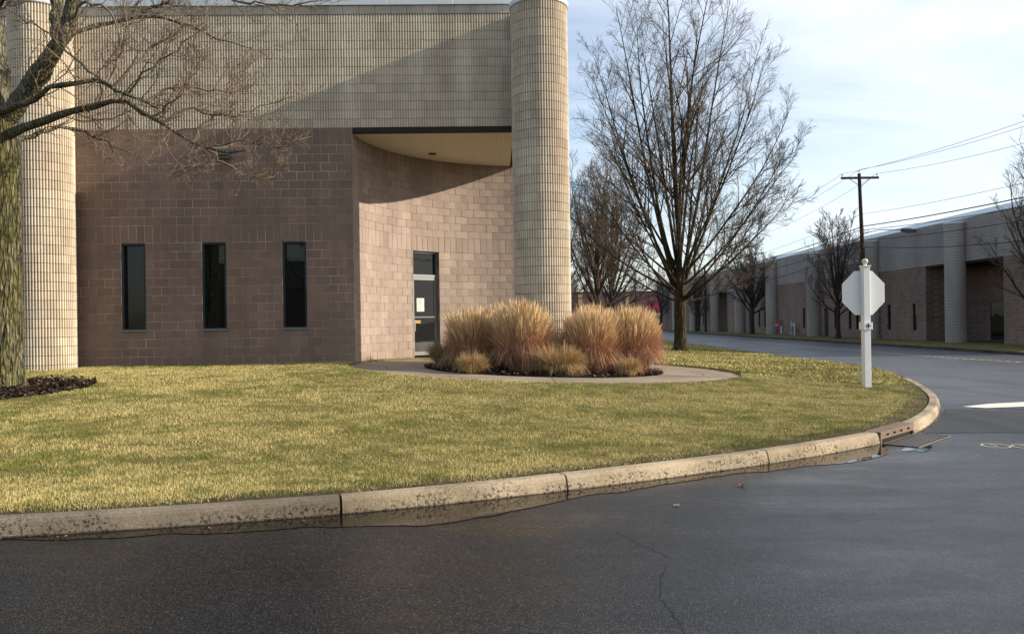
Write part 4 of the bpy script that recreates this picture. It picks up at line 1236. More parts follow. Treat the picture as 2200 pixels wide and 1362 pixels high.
LIMBS = [
    ([(-4, 270, 13.6), (40, 225, 13.5), (75, 170, 13.4), (118, 110, 13.2), (140, 70, 13.1), (158, 10, 13.0), (172, -60, 12.9)], 0.165, 0.11),
    ([(128, 95, 13.2), (122, 50, 13.4), (124, -10, 13.5), (120, -80, 13.6)], 0.12, 0.09),
    ([(-6, 270, 13.6), (-12, 190, 13.7), (-8, 110, 13.8), (-25, 20, 13.9), (-40, -80, 14.0)], 0.22, 0.15),
    ([(-10, 245, 13.6), (18, 232, 13.2), (45, 232, 13.0), (75, 210, 12.9), (100, 186, 12.8), (140, 182, 12.7), (188, 163, 12.6), (215, 172, 12.6), (262, 205, 12.5), (330, 222, 12.3), (365, 262, 12.2)], 0.062, 0.010),
    ([(-2, 306, 13.6), (40, 280, 13.4), (95, 258, 13.2), (170, 243, 13.0), (215, 222, 12.9), (262, 212, 12.8), (300, 228, 12.7), (345, 265, 12.5), (390, 298, 12.4), (440, 318, 12.3), (485, 325, 12.2), (530, 333, 12.1)], 0.078, 0.010),
    ([(190, 236, 12.9), (225, 200, 13.0), (245, 175, 13.1), (252, 130, 13.2), (272, 60, 13.3), (268, 0, 13.4)], 0.030, 0.012),
    ([(2, 322, 13.6), (34, 305, 13.7), (60, 292, 13.9), (100, 282, 14.1), (135, 273, 14.3), (170, 278, 14.4), (215, 300, 14.5), (262, 318, 14.6), (305, 343, 14.7), (335, 350, 14.8)], 0.050, 0.005),
    ([(148, 75, 13.1), (190, 62, 13.3), (235, 50, 13.5), (275, 40, 13.6), (305, 28, 13.7), (345, 34, 13.8), (395, 50, 13.9), (450, 82, 14.0), (510, 97, 14.1), (555, 108, 14.2), (580, 125, 14.3)], 0.042, 0.005),
    ([(305, 28, 13.7), (340, 15, 13.6), (380, -5, 13.5)], 0.035, 0.02),
    ([(150, 40, 13.0), (172, 12, 12.8), (205, 8, 12.6), (240, 28, 12.5), (262, 80, 12.5), (245, 140, 12.4)], 0.03, 0.008),
    ([(215, 172, 12.6), (150, 120, 12.7), (90, 60, 12.9), (30, 25, 13.0)], 0.022, 0.008),
    ([(240, 190, 12.6), (300, 130, 12.7), (350, 85, 12.9), (410, 60, 13.0), (450, 25, 13.1)], 0.028, 0.008),
    ([(262, 206, 12.6), (320, 150, 12.4), (390, 100, 12.3), (440, 50, 12.2)], 0.022, 0.007),
    ([(300, 228, 12.7), (370, 180, 12.9), (430, 190, 13.0), (490, 200, 13.1), (545, 130, 13.2)], 0.022, 0.007),
    ([(345, 265, 12.5), (400, 230, 12.6), (450, 245, 12.7), (500, 250, 12.8), (560, 225, 12.9), (630, 205, 13.0)], 0.025, 0.007),
    ([(410, 305, 12.4), (450, 265, 12.5), (495, 200, 12.6), (540, 160, 12.7)], 0.02, 0.006),
    ([(450, 318, 12.3), (500, 300, 12.2), (550, 310, 12.1), (600, 318, 12.0), (645, 300, 12.0)], 0.018, 0.006),
    ([(440, 320, 12.3), (480, 345, 12.4), (520, 378, 12.5), (560, 372, 12.6), (600, 365, 12.7)], 0.016, 0.006),
    ([(440, 320, 12.3), (448, 345, 12.4), (430, 358, 12.4), (400, 358, 12.5), (392, 372, 12.5)], 0.013, 0.005),
    ([(335, 250, 12.5), (380, 215, 12.2), (420, 150, 12.1), (400, 90, 12.0)], 0.02, 0.006),
    ([(530, -30, 13.8), (480, -4, 13.8), (520, 6, 13.8), (570, 12, 13.8), (640, 14, 13.8), (700, 2, 13.8)], 0.025, 0.008),
    ([(-30, 60, 13.9), (0, 10, 13.4), (20, -20, 13.3)], 0.05, 0.03),
]
rgf = np.random.default_rng(77)
lp = []
for pts, r0, r1 in LIMBS:
    k_ = 16; Q = resample(L_(pts), k_)
    jit = rgf.normal(0, 0.010 if r0 > 0.1 else 0.024, Q.shape); jit[0] = 0; Q = Q + jit
    rr = np.linspace(r0, r1, k_) * (1 + 0.13 * rgf.normal(size=k_))
    lp.append((Q, rr))
for (Q, rr), (pts, r0, r1) in list(zip(lp, LIMBS)):
    if r0 >= 0.04:
        o = link('limb', np_mesh('limb', *tubes(Q[None], rr[None], 12), smooth=True), M['bark_limb'], fg)
thin = [(Q, rr) for (Q, rr), (pts, r0, r1) in zip(lp, LIMBS) if r0 < 0.04]
P1 = np.array([q for q, _ in thin]); R1 = np.array([r for _, r in thin])
sel = [(q, r) for q, r in lp[3:] if np.linalg.norm(np.diff(q, axis=0), axis=1).sum() > 1.0]
allP = np.array([q for q, _ in sel]); allR = np.array([np.minimum(r, 0.03) for _, r in sel])
P2, R2 = tree_grow(rgf, allP, allR, 13, 0.30, 0.68, 0.10, 9, 0.5, 0.22, 0.20, 0.10, 0.9)
P3, R3 = tree_grow(rgf, P2, R2, 6, 0.40, 0.66, 0.06, 5, 0.62, 0.12, 0.26, 0.05)
P4, R4 = tree_grow(rgf, P3, R3, 3, 0.55, 0.66, 0.08, 3, 0.8, 0.2, 0.22, 0.04)
R2 = np.clip(R2, 0.004, 0.010); R3 = np.clip(R3, 0.0025, 0.005); R4 = np.full(R4.shape, 0.0021)
link('branches', np_mesh('branches', *merge([tubes(P1, R1, 7), tubes(P2, R2, 5)]), smooth=True), M['twig_fg'], fg)['kind'] = 'stuff'
o = link('twigs', np_mesh('twigs', *merge([tubes(P3, R3, 4), tubes(P4, R4, 3)])), M['twig_fg'], fg); o['kind'] = 'stuff'

# ------------------------------------------------------------------ ornamental grasses
def clump(label, x, y, h, w, nb, npl, seed, kind=0, group=None):
    rg = np.random.default_rng(seed)
    root = empty('ornamental_grass', (x, y, float(z_walk(x, y)) + 0.02)); tag(root, label, 'ornamental grass', group)
    hb = h * (0.80 if npl else 1.0); wd = w / 2
    N = nb; k = 7
    az = rg.random(N) * 2 * np.pi; e = rg.random(N) ** 0.62
    r0 = wd * 0.42 * np.sqrt(rg.random(N)); L = hb * (0.80 + 0.32 * rg.random(N))
    tt = np.linspace(0, 1, k)[None, :]
    ph = rg.random(4) * 6.28
    gap = 1 + 0.16 * np.sin(2 * az + ph[0]) + 0.12 * np.sin(5 * az + ph[1]) + 0.08 * np.sin(9 * az + ph[2]); L = L * (1 + 0.10 * np.sin(3 * az + ph[3]))
    flop = rg.random(N) < 0.42
    drp = np.clip(np.where(flop, 0.55 + 0.5 * rg.random(N), 0.04 + 0.42 * e ** 1.6) * gap + rg.normal(0, 0.07, N), 0.0, 1.12)[:, None]
    out = wd * (e * gap ** 0.5)[:, None] * (0.80 * tt ** 0.85 + 0.22 * tt ** 2.2)
    up = L[:, None] * (tt * 1.10 - drp * tt ** 2.7) * (1 - 0.12 * e[:, None])
    wob = rg.normal(0, 0.02, (N, k)).cumsum(1) * wd
    ca, sa = np.cos(az)[:, None], np.sin(az)[:, None]
    X = (r0[:, None] + out) * ca - wob * sa; Y = (r0[:, None] + out) * sa + wob * ca; Z = np.maximum(up, 0.0)
    C = np.stack([X, Y, Z], -1)
    tw = rg.random(N) * np.pi; side = np.stack([np.cos(tw), np.sin(tw), np.zeros(N)], -1)[:, None, :]
    wdt = (0.0048 + 0.003 * rg.random(N))[:, None] * np.array([0.8, 1, 1, 0.9, 0.75, 0.5, 0.15])[None, :]
    A = C - side * wdt[..., None] / 2; B = C + side * wdt[..., None] / 2
    V = np.stack([A, B], 2).reshape(N, 2 * k, 3)
    q = np.array([[2 * j, 2 * j + 1, 2 * j + 3, 2 * j + 2] for j in range(k - 1)])
    F = (np.arange(N)[:, None, None] * 2 * k + q[None]).reshape(-1, 4)
    if kind == 0: ca_, cb_, cc_ = np.array([0.24, 0.10, 0.055]), np.array([0.50, 0.27, 0.155]), np.array([0.74, 0.49, 0.31])
    elif kind == 1: ca_, cb_, cc_ = np.array([0.30, 0.17, 0.07]), np.array([0.50, 0.32, 0.14]), np.array([0.50, 0.40, 0.22])
    else: ca_, cb_, cc_ = np.array([0.16, 0.13, 0.055]), np.array([0.30, 0.23, 0.10]), np.array([0.40, 0.30, 0.15])
    r_ = rg.random(N)[:, None]; c = np.where(r_ < 0.5, ca_ + (cb_ - ca_) * r_ * 2, cb_ + (cc_ - cb_) * (r_ - 0.5) * 2)
    cv = np.repeat(c[:, None, :], 2 * k, 1)
    link('foliage', np_mesh('foliage', V.reshape(-1, 3), F, cv.reshape(-1, 3)), M['dry'], root)
    if npl:
        N = npl; az = rg.random(N) * 2 * np.pi; e = np.sqrt(rg.random(N)); Ht = h * (0.70 + 0.32 * rg.random(N)) * (1.0 - 0.17 * e ** 2)
        bx, by = wd * 0.46 * e * np.cos(az), wd * 0.46 * e * np.sin(az); lean = e * (0.40 + 0.30 * rg.random(N)) * wd
        Vs, Fs, Cs, n0 = [], [], [], 0
        tips = 7
        for j in range(tips):
            # stem plus feathery strands of the seed head
            f0 = 0.0 if j == 0 else 0.62 + 0.26 * rg.random(N); f1 = 1.0 if j == 0 else np.minimum(f0 + 0.13 + 0.08 * rg.random(N), 1.03)
            wj = 0.0038 if j == 0 else 0.0105
            sx = 0 if j == 0 else rg.normal(0, 0.016, N); sy = 0 if j == 0 else rg.normal(0, 0.016, N)
            def pt(f, ax=0, ay=0):
                return np.stack([bx + lean * np.cos(az) * f ** 1.5 + ax, by + lean * np.sin(az) * f ** 1.5 + ay, Ht * f], -1)
            f0 = np.broadcast_to(f0, (N,)); f1 = np.broadcast_to(f1, (N,)); fm = (f0 + f1) / 2
            p0, pm, p1 = pt(f0), pt(fm, sx, sy), pt(f1, sx * 1.3 if j else 0, sy * 1.3 if j else 0)
            tw = rg.random(N) * np.pi; sd = np.stack([np.cos(tw), np.sin(tw), 0 * tw], -1)
            V = np.stack([p0 - sd * wj * .3, p0 + sd * wj * .3, pm - sd * wj / 2, pm + sd * wj / 2, p1 - sd * wj * .15, p1 + sd * wj * .15], 1)
            F = (np.arange(N)[:, None, None] * 6 + np.array([[0, 1, 3, 2], [2, 3, 5, 4]])[None]).reshape(-1, 4) + n0
            n0 += 6 * N; Vs.append(V.reshape(-1, 3)); Fs.append(F)
            r_ = rg.random((N, 1)); c = np.array([0.56, 0.37, 0.18]) * (1 - r_) + np.array([0.80, 0.64, 0.38]) * r_
            if j == 0: c = c * 0.8
            Cs.append(np.repeat(c, 6, 0))
        link('plumes', np_mesh('plumes', np.concatenate(Vs), np.concatenate(Fs), np.concatenate(Cs)), M['dry'], root)
GG = 'tall plumed grasses around the column'
clump('tall russet grass clump nearest the glass door, left of the column', -0.85, 17.25, 1.42, 1.24, 5953, 617, 1, group=GG)
clump('tallest plumed grass clump directly in front of the column', 0.22, 16.65, 1.56, 1.31, 7371, 804, 2, group=GG)
clump('tall russet grass clump just right of the column', 1.68, 16.9, 1.44, 1.29, 7371, 785, 3, group=GG)
clump('plumed grass clump at the right end of the bed', 2.62, 17.35, 1.5, 1.29, 7371, 822, 4, group=GG)
clump('plumed grass clump behind the one nearest the door', -0.35, 19.2, 1.5, 1.20, 3685, 561, 5, group=GG)
clump('plumed grass clump behind, right of the column base', 1.95, 18.9, 1.55, 1.24, 3685, 673, 6, group=GG)
clump('plumed grass clump tucked against the left side of the column', -0.35, 17.9, 1.35, 1.09, 3402, 448, 7, group=GG)
clump('pale plumed clump peeking out behind the right end clump', 2.95, 18.6, 1.4, 1.09, 3402, 561, 12, group=GG)
clump('low olive grass mound at the left end of the bed', -1.42, 17.5, 0.62, 0.94, 3685, 0, 8, kind=2)
clump('small golden grass tuft left of the middle in front of the tall clumps', -0.80, 15.95, 0.4, 0.66, 2268, 0, 9, kind=1)
clump('medium golden grass mound in front of the gap at the column foot', 0.98, 15.95, 0.58, 1.01, 4536, 0, 10, kind=1)
clump('small golden grass tuft at the right front of the bed', 2.38, 16.15, 0.36, 0.55, 1984, 0, 11, kind=1)

# ------------------------------------------------------------------ stop sign seen from behind
sx_, sy_ = 7.33, 16.4; sz_ = gz(sx_, sy_)
sg = empty('stop_sign', (sx_, sy_, sz_), R(4)); tag(sg, 'white backed octagonal stop sign on a square white post with ball finial', 'sign')
tt = 2.49
MB().box(-.070, .070, -.070, .070, -.1, tt, 0.008).build('post', M['white_paint'], sg)
b = MB(); b.box(-.088, .088, -.088, .088, tt + .001, tt + 0.03, .01); b.lathe([(.035, tt + .03), (.03, tt + .06)], 12); b.build('post_cap', M['white_paint'], sg)
b = MB(); b.lathe([(0.062 * math.sin(math.pi * i / 10) + 0.001, tt + 0.115 - 0.06 * math.cos(math.pi * i / 10)) for i in range(11)], 16); b.build('finial', M['cream'], sg, smooth=True)
def octo(r, y0, y1, zc):
    P = [(r * math.cos(R(22.5 + 45 * i)), r * math.sin(R(22.5 + 45 * i))) for i in range(8)]
    vs = [(x, y0, zc + z) for x, z in P] + [(x, y1, zc + z) for x, z in P]
    return vs, [tuple(range(8)), tuple(range(15, 7, -1))] + [(i, i + 8, (i + 1) % 8 + 8, (i + 1) % 8) for i in range(8)]
ro = 0.457 / math.cos(R(22.5)); zc = 1.955
b = MB(); b.add(*octo(ro, 0.0715, 0.0795, zc)); b.build('sign_panel', M['white_paint'], sg)
b = MB(); b.add(*octo(ro * 0.94, 0.0797, 0.0805, zc)); b.build('sign_face', M['red'], sg)
b = MB(); cz = 1.27; b.box(-.099, .099, -.099, .099, cz - .075, cz + .075, 0.01); col_ = b.build('collar', M['white_paint'], sg)
b = MB(); b.box(-.04, .04, -.1035, -.0995, cz - .011, cz + .013); b.box(-.012, .012, -.1036, -.0996, cz - .045, cz + .045)
for dx, dz in ((-.032, 0), (.032, 0), (0, .036), (0, -.034)):
    b.add(*[( [(dx + .016 * math.cos(R(45 * i)), -.1042, cz + dz + .016 * math.sin(R(45 * i))) for i in range(8)] + [(dx + .016 * math.cos(R(45 * i)), -.0996, cz + dz + .016 * math.sin(R(45 * i))) for i in range(8)]),
             [tuple(range(8)), tuple(range(15, 7, -1))] + [(i, (i + 1) % 8, (i + 1) % 8 + 8, i + 8) for i in range(8)]])
b.build('emblem', M['black'], col_)

# ------------------------------------------------------------------ long building across the street
def profile_ribs(x0, x1, y, z0, z1, pitch=0.062):
    n = int((x1 - x0) / pitch); d = 0.018
    xs = x0 + np.arange(n)[:, None] * pitch + np.array([0, 0.012, 0.016, pitch - 0.004])[None, :]
    yy = np.broadcast_to(np.array([y + d, y + d, y, y])[None, :], xs.shape)
    xs, yy = xs.ravel(), yy.ravel(); m = len(xs)
    V = np.concatenate([np.stack([xs, yy, np.full(m, z0)], 1), np.stack([xs, yy, np.full(m, z1)], 1)])
    i = np.arange(m - 1); F = np.stack([i, i + 1, i + 1 + m, i + m], 1); return V, F
def course_mat(name, c, line, scale_z, vert=0.0, streak=0.3):
    t = NT(name, 0.92, 0.2)
    oc = t.n.new('ShaderNodeTexCoord').outputs['Object']; sp_ = t.n.new('ShaderNodeSeparateXYZ'); t.l.new(oc, sp_.inputs[0])
    cb = t.n.new('ShaderNodeCombineXYZ'); t.l.new(sp_.outputs[0], cb.inputs[0]); t.l.new(sp_.outputs[2], cb.inputs[1])
    br = t.n.new('ShaderNodeTexBrick'); t.l.new(cb.outputs[0], br.inputs['Vector'])
    br.inputs['Scale'].default_value = 1.0; br.inputs['Brick Width'].default_value = BL; br.inputs['Row Height'].default_value = CH
    br.inputs['Mortar Size'].default_value = 0.010; br.inputs['Mortar Smooth'].default_value = 0.1
    br.inputs['Color1'].default_value = (*[x * 0.85 for x in c], 1); br.inputs['Color2'].default_value = (*[x * 1.15 for x in c], 1); br.inputs['Mortar'].default_value = (*line, 1)
    st = t.noise(t.pos((1, 0.5, 0.2)), 0.9, 5, 0.6)
    t.base(t.mix(streak, br.outputs['Color'], t.ramp(st, [(0.3, 0.3), (0.7, 0.8)]), 'OVERLAY'))
    t.bump(br.outputs['Fac'], -0.5, 0.01); return t.m
M['brown_far'] = course_mat('far_brown_masonry', (0.22, 0.138, 0.108), (0.32, 0.24, 0.19), CH)
def row_mat(name, c, line):
    t = NT(name, 0.92, 0.2)
    oc = t.n.new('ShaderNodeTexCoord').outputs['Object']; sp_ = t.n.new('ShaderNodeSeparateXYZ'); t.l.new(oc, sp_.inputs[0])
    fr = t.math('FRACT', t.math('DIVIDE', sp_.outputs[2], CH)); ln = t.math('GREATER_THAN', fr, 0.93)
    st = t.noise(t.pos((1, 0.5, 0.2)), 0.9, 5, 0.6)
    c2 = t.mix(0.35, c, t.ramp(st, [(0.3, 0.3), (0.7, 0.8)]), 'OVERLAY')
    t.base(t.mix(ln, c2, line)); return t.m
M['rib_far'] = row_mat('far_ribbed_masonry', (0.40, 0.335, 0.295), (0.17, 0.14, 0.12))
M['col_far'] = row_mat('far_column_masonry', (0.44, 0.375, 0.325), (0.15, 0.125, 0.10))


def long_building(label, origin, ang, x_end, recess_x, cols, wins, doors, detail=True):
    """local x runs along the front, local -y looks at the street"""
    root = empty('long_building', origin, ang); tag(root, label, 'building')
    ZT, ZF, ZC, D = 5.47, 8.11, 8.31, 20.0
    cuts_ = sorted([(c - 4.4, c + 4.4) for c in recess_x]); xs = [0.0]
    for a, c in cuts_: xs += [a, c]
    xs.append(x_end)
    for i in range(0, len(xs), 2):
        a, c = xs[i], xs[i + 1]
        if c - a < 0.2: continue
        ww = sorted([w for w in wins + doors if a < w[0] and w[1] < c]); b = MB(); p = a
        for x0, x1, z0, z1 in ww:
            b.box(p, x0, 0, .3, 0, ZT - .002)
            if z0 > 0.05: b.box(x0, x1, 0, .3, 0, z0)
            b.box(x0, x1, 0, .3, z1, ZT - .002); p = x1
        b.box(p, c, 0, .3, 0, ZT - .002); b.build('brown_wall', M['brown_far'], root)
    fb = MB().box(0, x_end, .022, .4, ZT, ZF).build('fascia', M['joint'], root)
    V, F = profile_ribs(0, x_end, 0.0, ZT, ZF)
    o = link('fascia_ribs', np_mesh('fascia_ribs', V, F), M['rib_far'], fb); o['kind'] = 'stuff'
    MB().box(0, x_end, .003, .4, ZF + .001, ZC).build('coping_course', M['coping'], root)
    b = MB(); b.add([(x_, y_, z_) for x_ in (-.05, x_end + .05) for y_, z_ in ((-.05, ZC + .002), (-.05, ZC + .07), (.42, ZC + .46), (.42, ZC + .002))],
        [(0, 3, 2, 1), (4, 5, 6, 7), (0, 1, 5, 4), (1, 2, 6, 5), (2, 3, 7, 6), (3, 0, 4, 7)]); b.build('roof_trim', M['metal_trim'], root)
    MB().box(0, x_end, .46, D, 8.0, 8.05).build('roof', M['joint'], root)
    b = MB(); b.box(0, .3, .301, D, 0, 7.99); b.box(x_end - .3, x_end, .301, D, 0, 7.99); b.build('end_walls', M['brown_far'], root)
    for c in recess_x:
        vs, fs = [], []; n = 26
        for i in range(n + 1):
            a = math.pi * i / n; x, y = c - 4.402 * math.cos(a), 0.27 + 4.4 * math.sin(a)
            vs += [(x, y, 0), (x, y, ZT)]
        for i in range(n): fs.append((2 * i, 2 * i + 2, 2 * i + 3, 2 * i + 1))
        me = bpy.data.meshes.new('recess_wall'); me.from_pydata(vs, [], fs); me.update(); rw = link('recess_wall', me, M['brown_far'], root)
        MB().box(c - 4.4, c + 4.4, .0, 4.8, ZT - .15, ZT - .005).build('recess_soffit', M['joint2'], root)
        # entrance glazing at the near side of the recess
        for sg_ in (-1,):
            a = math.pi * 0.36 if sg_ < 0 else math.pi * 0.64
            ex, ey = c - 4.2 * math.cos(a), 0.31 + 4.2 * math.sin(a)
            en = empty('entrance', (ex, ey, 0), math.pi / 2 - a, root)
            w_ = 1.0; b = MB()
            for x0, x1 in ((-w_, -w_ + .06), (-.03, .03), (w_ - .06, w_)): b.box(x0, x1, -.05, .05, 0, 2.75)
            for z0, z1 in ((0, .12), (2.08, 2.16), (2.69, 2.75)): b.box(-w_ + .06, -.03, -.049, .049, z0, z1); b.box(.03, w_ - .06, -.049, .049, z0, z1)
            b.build('frame', M['dark_metal'], en)
            MB().box(-w_ + .06, -.03, -.01, .01, .12, 2.69).build('pane', M['glass'], en); MB().box(.03, w_ - .06, -.01, .01, .12, 2.69).build('pane', M['glass'], en)
    for cx_ in cols:
        isr = any(abs(cx_ - c) < 0.5 for c in recess_x); n = 68; prof = []
        for j in range(n):
            a0 = 2 * math.pi * j / n; dA_ = 2 * math.pi / n
            for f, r_ in ((0, .632), (.2, .632), (.27, .65), (.93, .65)): prof.append((cx_ + r_ * math.cos(a0 + f * dA_), -0.42 + r_ * math.sin(a0 + f * dA_)))
        b = MB(); b.prism(prof, 0, 8.0); co = b.build('column', M['col_far'], root)
        MB().lathe([(.67, 8.003), (.67, 8.10), (.6, 8.12)], 32, cx_, -.42).build('column_cap', M['metal_trim'], co)
    for x0, x1, z0, z1 in wins:
        b = MB(); f = .05
        b.box(x0 + .002, x0 + f, .08, .14, z0 + .002, z1 - .002); b.box(x1 - f, x1 - .002, .08, .14, z0 + .002, z1 - .002); b.box(x0 + f, x1 - f, .08, .14, z0 + .002, z0 + f); b.box(x0 + f, x1 - f, .08, .14, z1 - f, z1 - .002)
        w_ = b.build('window', M['dark_metal'], root); MB().box(x0 + f, x1 - f, .105, .115, z0 + f, z1 - f).build('pane', M['glass'], w_)
    for x0, x1, z0, z1 in doors:
        b = MB(); b.box(x0 + .01, x1 - .01, .12, .17, .01, z1 - .01); d_ = b.build('door', M['black'], root)
        MB().box(x0 + .1, x0 + .14, .09, .119, 1.0, 1.12).build('handle', M['alu'], d_)
    return root
# local x axis from far end towards us: world direction (+0.024,-1); front looks -X
OY = 150.0
def bx(px):                        # distance of the front line seen at column px
    return 53790.0 / (px - 1059.0)
ox = 30.25 - 0.024 * (OY - 58)
def lx_(Y): return (OY - Y) / math.cos(0.024)
cols = [lx_(Y) for Y in (53.4, 65.3, 77.0, 88.6, 100.0, 111.2, 123.0, 135.0)]
wins = []
for px in (1727, 1795, 1826, 1842, 1910, 1965):
    c = lx_(bx(px)); wins.append((c - .28, c + .28, .76, 2.79))
for Y in (46.4, 44.5, 42.6, 94.0, 92.0, 97.5, 119, 121): c = lx_(Y); wins.append((c - .28, c + .28, .76, 2.79))
wins[6] = (lx_(46.9), lx_(46.9) + 1.3, .76, 2.79); del wins[7]
c = lx_(bx(1775)); doors = [(c - .5, c + .5, 0.0, 2.75)]
lb = long_building('long grey and brown block building with fluted columns across the street', (ox, OY, -0.30), -math.pi / 2 + 0.024, lx_(39.5), [lx_(53.4), lx_(111.2)], cols, sorted(wins), doors)
# the building behind the camera, seen in the window panes
opp = long_building('grey and brown block building across the side street, mirrored in the windows', (26, -50, 0.1), math.pi, 58, [16.0], [5, 16, 27, 38, 49], [(x, x + .56, .76, 2.79) for x in (8, 9.8, 23, 25, 30, 32, 34, 41, 43, 45)], [])
make_tree('bare_tree', 'bare tree beside the building mirrored in the window panes', (-11, -20, 0.0), 15, 5.5, 2.4, 0.25, 41, nl=10, c2=7, c3=5, c4=0, twig_r=0.012)

# small services by the long building wall
Yh = bx(1682); xh = 30.25 - .024 * (Yh - 58) - 0.35
fc = empty('fire_connection', (xh, Yh, -0.28)); tag(fc, 'red fire pipe with pale valve caps by the long building column', 'fire connection')
b = MB(); b.tube([(0, 0, 0), (0, 0, 1.3), (0, .1, 1.5), (0, 0.9, 1.5)], .09, 8); b.tube([(0, .9, 1.5), (0, .9, .2)], .07, 8); b.build('pipe', M['red'], fc)
b = MB(); b.tube([(-.05, .45, 1.0), (-.35, .45, 1.0)], .14, 10); b.tube([(-.05, -.6, .1), (-.05, -.6, .9)], .08, 8); b.build('valve', M['metal_trim'], fc)
Yh = bx(1712); xh = 30.25 - .024 * (Yh - 58) - 0.45
gm = empty('gas_meter', (xh, Yh, -0.28)); tag(gm, 'pale gas meter pipes standing by the long building wall', 'gas meter')
b = MB(); b.tube([(0, -.5, 0), (0, -.5, 1.35)], .07, 8); b.tube([(0, .5, 0), (0, .5, 1.5)], .05, 8); b.tube([(0, -.5, 1.1), (0, .5, 1.1)], .05, 8); b.build('pipes', M['metal_trim'], gm)
MB().box(-.16, .16, -.2, .25, .35, .8, .03).build('meter_body', M['lamp_grey'], gm)

# ------------------------------------------------------------------ utility poles, lamp, wires
def power_pole(label, x, y, z0, lean, arm=True, H=12.45, grp='utility poles along the far verge'):
    p = empty('utility_pole', (x, y, z0)); tag(p, label, 'utility pole', grp)
    P = np.array([[(0, 0, 0), (lean * .5, 0, H / 2), (lean, 0, H)]], float); V, F = tubes(P, np.array([[.17, .15, .12]]), 12)
    link('pole', np_mesh('pole', V, F, smooth=True), M['wood'], p)
    if arm:
        MB().box(lean - 1.4, lean + 1.4, -.17, -.05, H - .42, H - .26).build('crossarm', M['wood'], p)
        for s_ in (-1, 1):
            b = MB(); b.tube([(lean + s_ * .75, -.12, H - .42), (lean * .9, -.14, H - 1.0)], .025, 5); b.build('brace', M['wood'], p)
        for dx in (-1.3, 1.28, .0):
            b = MB(); zz = H - .26 if dx else H; b.lathe([(.02, zz), (.02, zz + .1), (.06, zz + .12), (.05, zz + .2), (.02, zz + .24)], 8, lean + dx, -.11 if dx else 0); b.build('insulator', M['insul'], p)
    return p
PX, PY, PZ = 26.0, 58.8, -0.27
pole1 = power_pole('tall wooden utility pole with crossarm rising behind the stop sign', PX + .33, PY, PZ, -.38)
power_pole('dark utility pole with crossarm far down the street behind the big tree', 26.05, 112, PZ, -.1)
power_pole('thinner armless pole beside the far crossarm pole', 26.9, 110, PZ, 0, arm=False, H=9.0)
lmp = empty('street_lamp', (PX + .18, PY, PZ)); tag(lmp, 'cobra head street lamp on an arm from the wooden pole', 'street lamp')
b = MB(); b.tube([(0.1, 0, 8.0), (1.2, -.05, 8.25), (2.9, -.1, 8.22)], .035, 6); b.build('arm', M['lamp_grey'], lmp)
b = MB(); V = []
for x, w_, z0, z1 in ((2.75, .06, 8.14, 8.28), (2.95, .14, 8.06, 8.32), (3.4, .19, 7.98, 8.30), (3.75, .16, 8.0, 8.24), (3.9, .05, 8.08, 8.16)): V += [(x, -w_ - .1, z0), (x, w_ - .1, z0), (x, w_ * .6 - .1, z1), (x, -w_ * .6 - .1, z1)]
F = [(i * 4 + j, i * 4 + (j + 1) % 4, i * 4 + 4 + (j + 1) % 4, i * 4 + 4 + j) for i in range(4) for j in range(4)] + [(3, 2, 1, 0), (16, 17, 18, 19)]
b.add(V, F); b.build('lamp_head', M['dark_metal'], lmp)
def wire(label, dx, z, sag, r=0.012, dx0=None, z_end=None, left=True):
    pts = []
    def span(a, c, sg_, n=18):
        for i in range(n + 1):
            f = i / n; q = np.array(a) * (1 - f) + np.array(c) * f; q[2] -= 4 * sg_ * f * (1 - f); pts.append(q)
    a = (26.8 + dx, 5.5, z + (z_end or 0)); m_ = (PX + dx - .05, PY - .1, z); c = (26 + dx, 111.9, z - .05)
    span(a, m_, sag)
    if left: pts.pop(); span(m_, c, sag * .9)
    V, F = tubes(np.array([pts]), np.full((1, len(pts)), r), 5)
    o = link('overhead_wire', np_mesh('overhead_wire', V, F), M['wire']); tag(o, label, 'wire', 'overhead wires between the utility poles'); return o
wire('thin topmost wire leaving the pin on top of the wooden pole', 0, 12.45, 1.45)
wire('thin wire on the left end insulator of the crossarm', -1.3, 12.15, 1.3)
wire('thin wire on the right end insulator of the crossarm', 1.28, 12.15, 1.7)
wire('lone thin wire midway between crossarm and cable bundle', 0.1, 9.15, 0.95)
wire('thick bundled cable, highest of the heavy lines at the pole', 0.15, 8.25, 0.75, .035)
wire('black cable just under the bundled cable, following the roof edge', -0.15, 7.95, 1.0, .022)
wire('black cable below the lamp arm crossing the ribbed fascia', 0.15, 7.2, 0.9, .024)
wire('lowest sagging black cable on the wooden pole', -0.1, 6.75, 1.6, .026)
q = W(1366, 690, 143.0); lp_ = empty('lamp_post', (q[0], 143.0, -0.3)); tag(lp_, 'slim dark lamp post left of the far red shops', 'lamp post')
b = MB(); b.lathe([(.16, 0), (.12, 4.5), (.09, 10.8)], 8); b.build('post', M['black'], lp_); MB().box(-.9, .15, -.15, .15, 10.8, 10.98, .03).build('lamp_head', M['black'], lp_)
b = MB(); b.box(-.45, .0, -.3, .3, 6.6, 7.2)

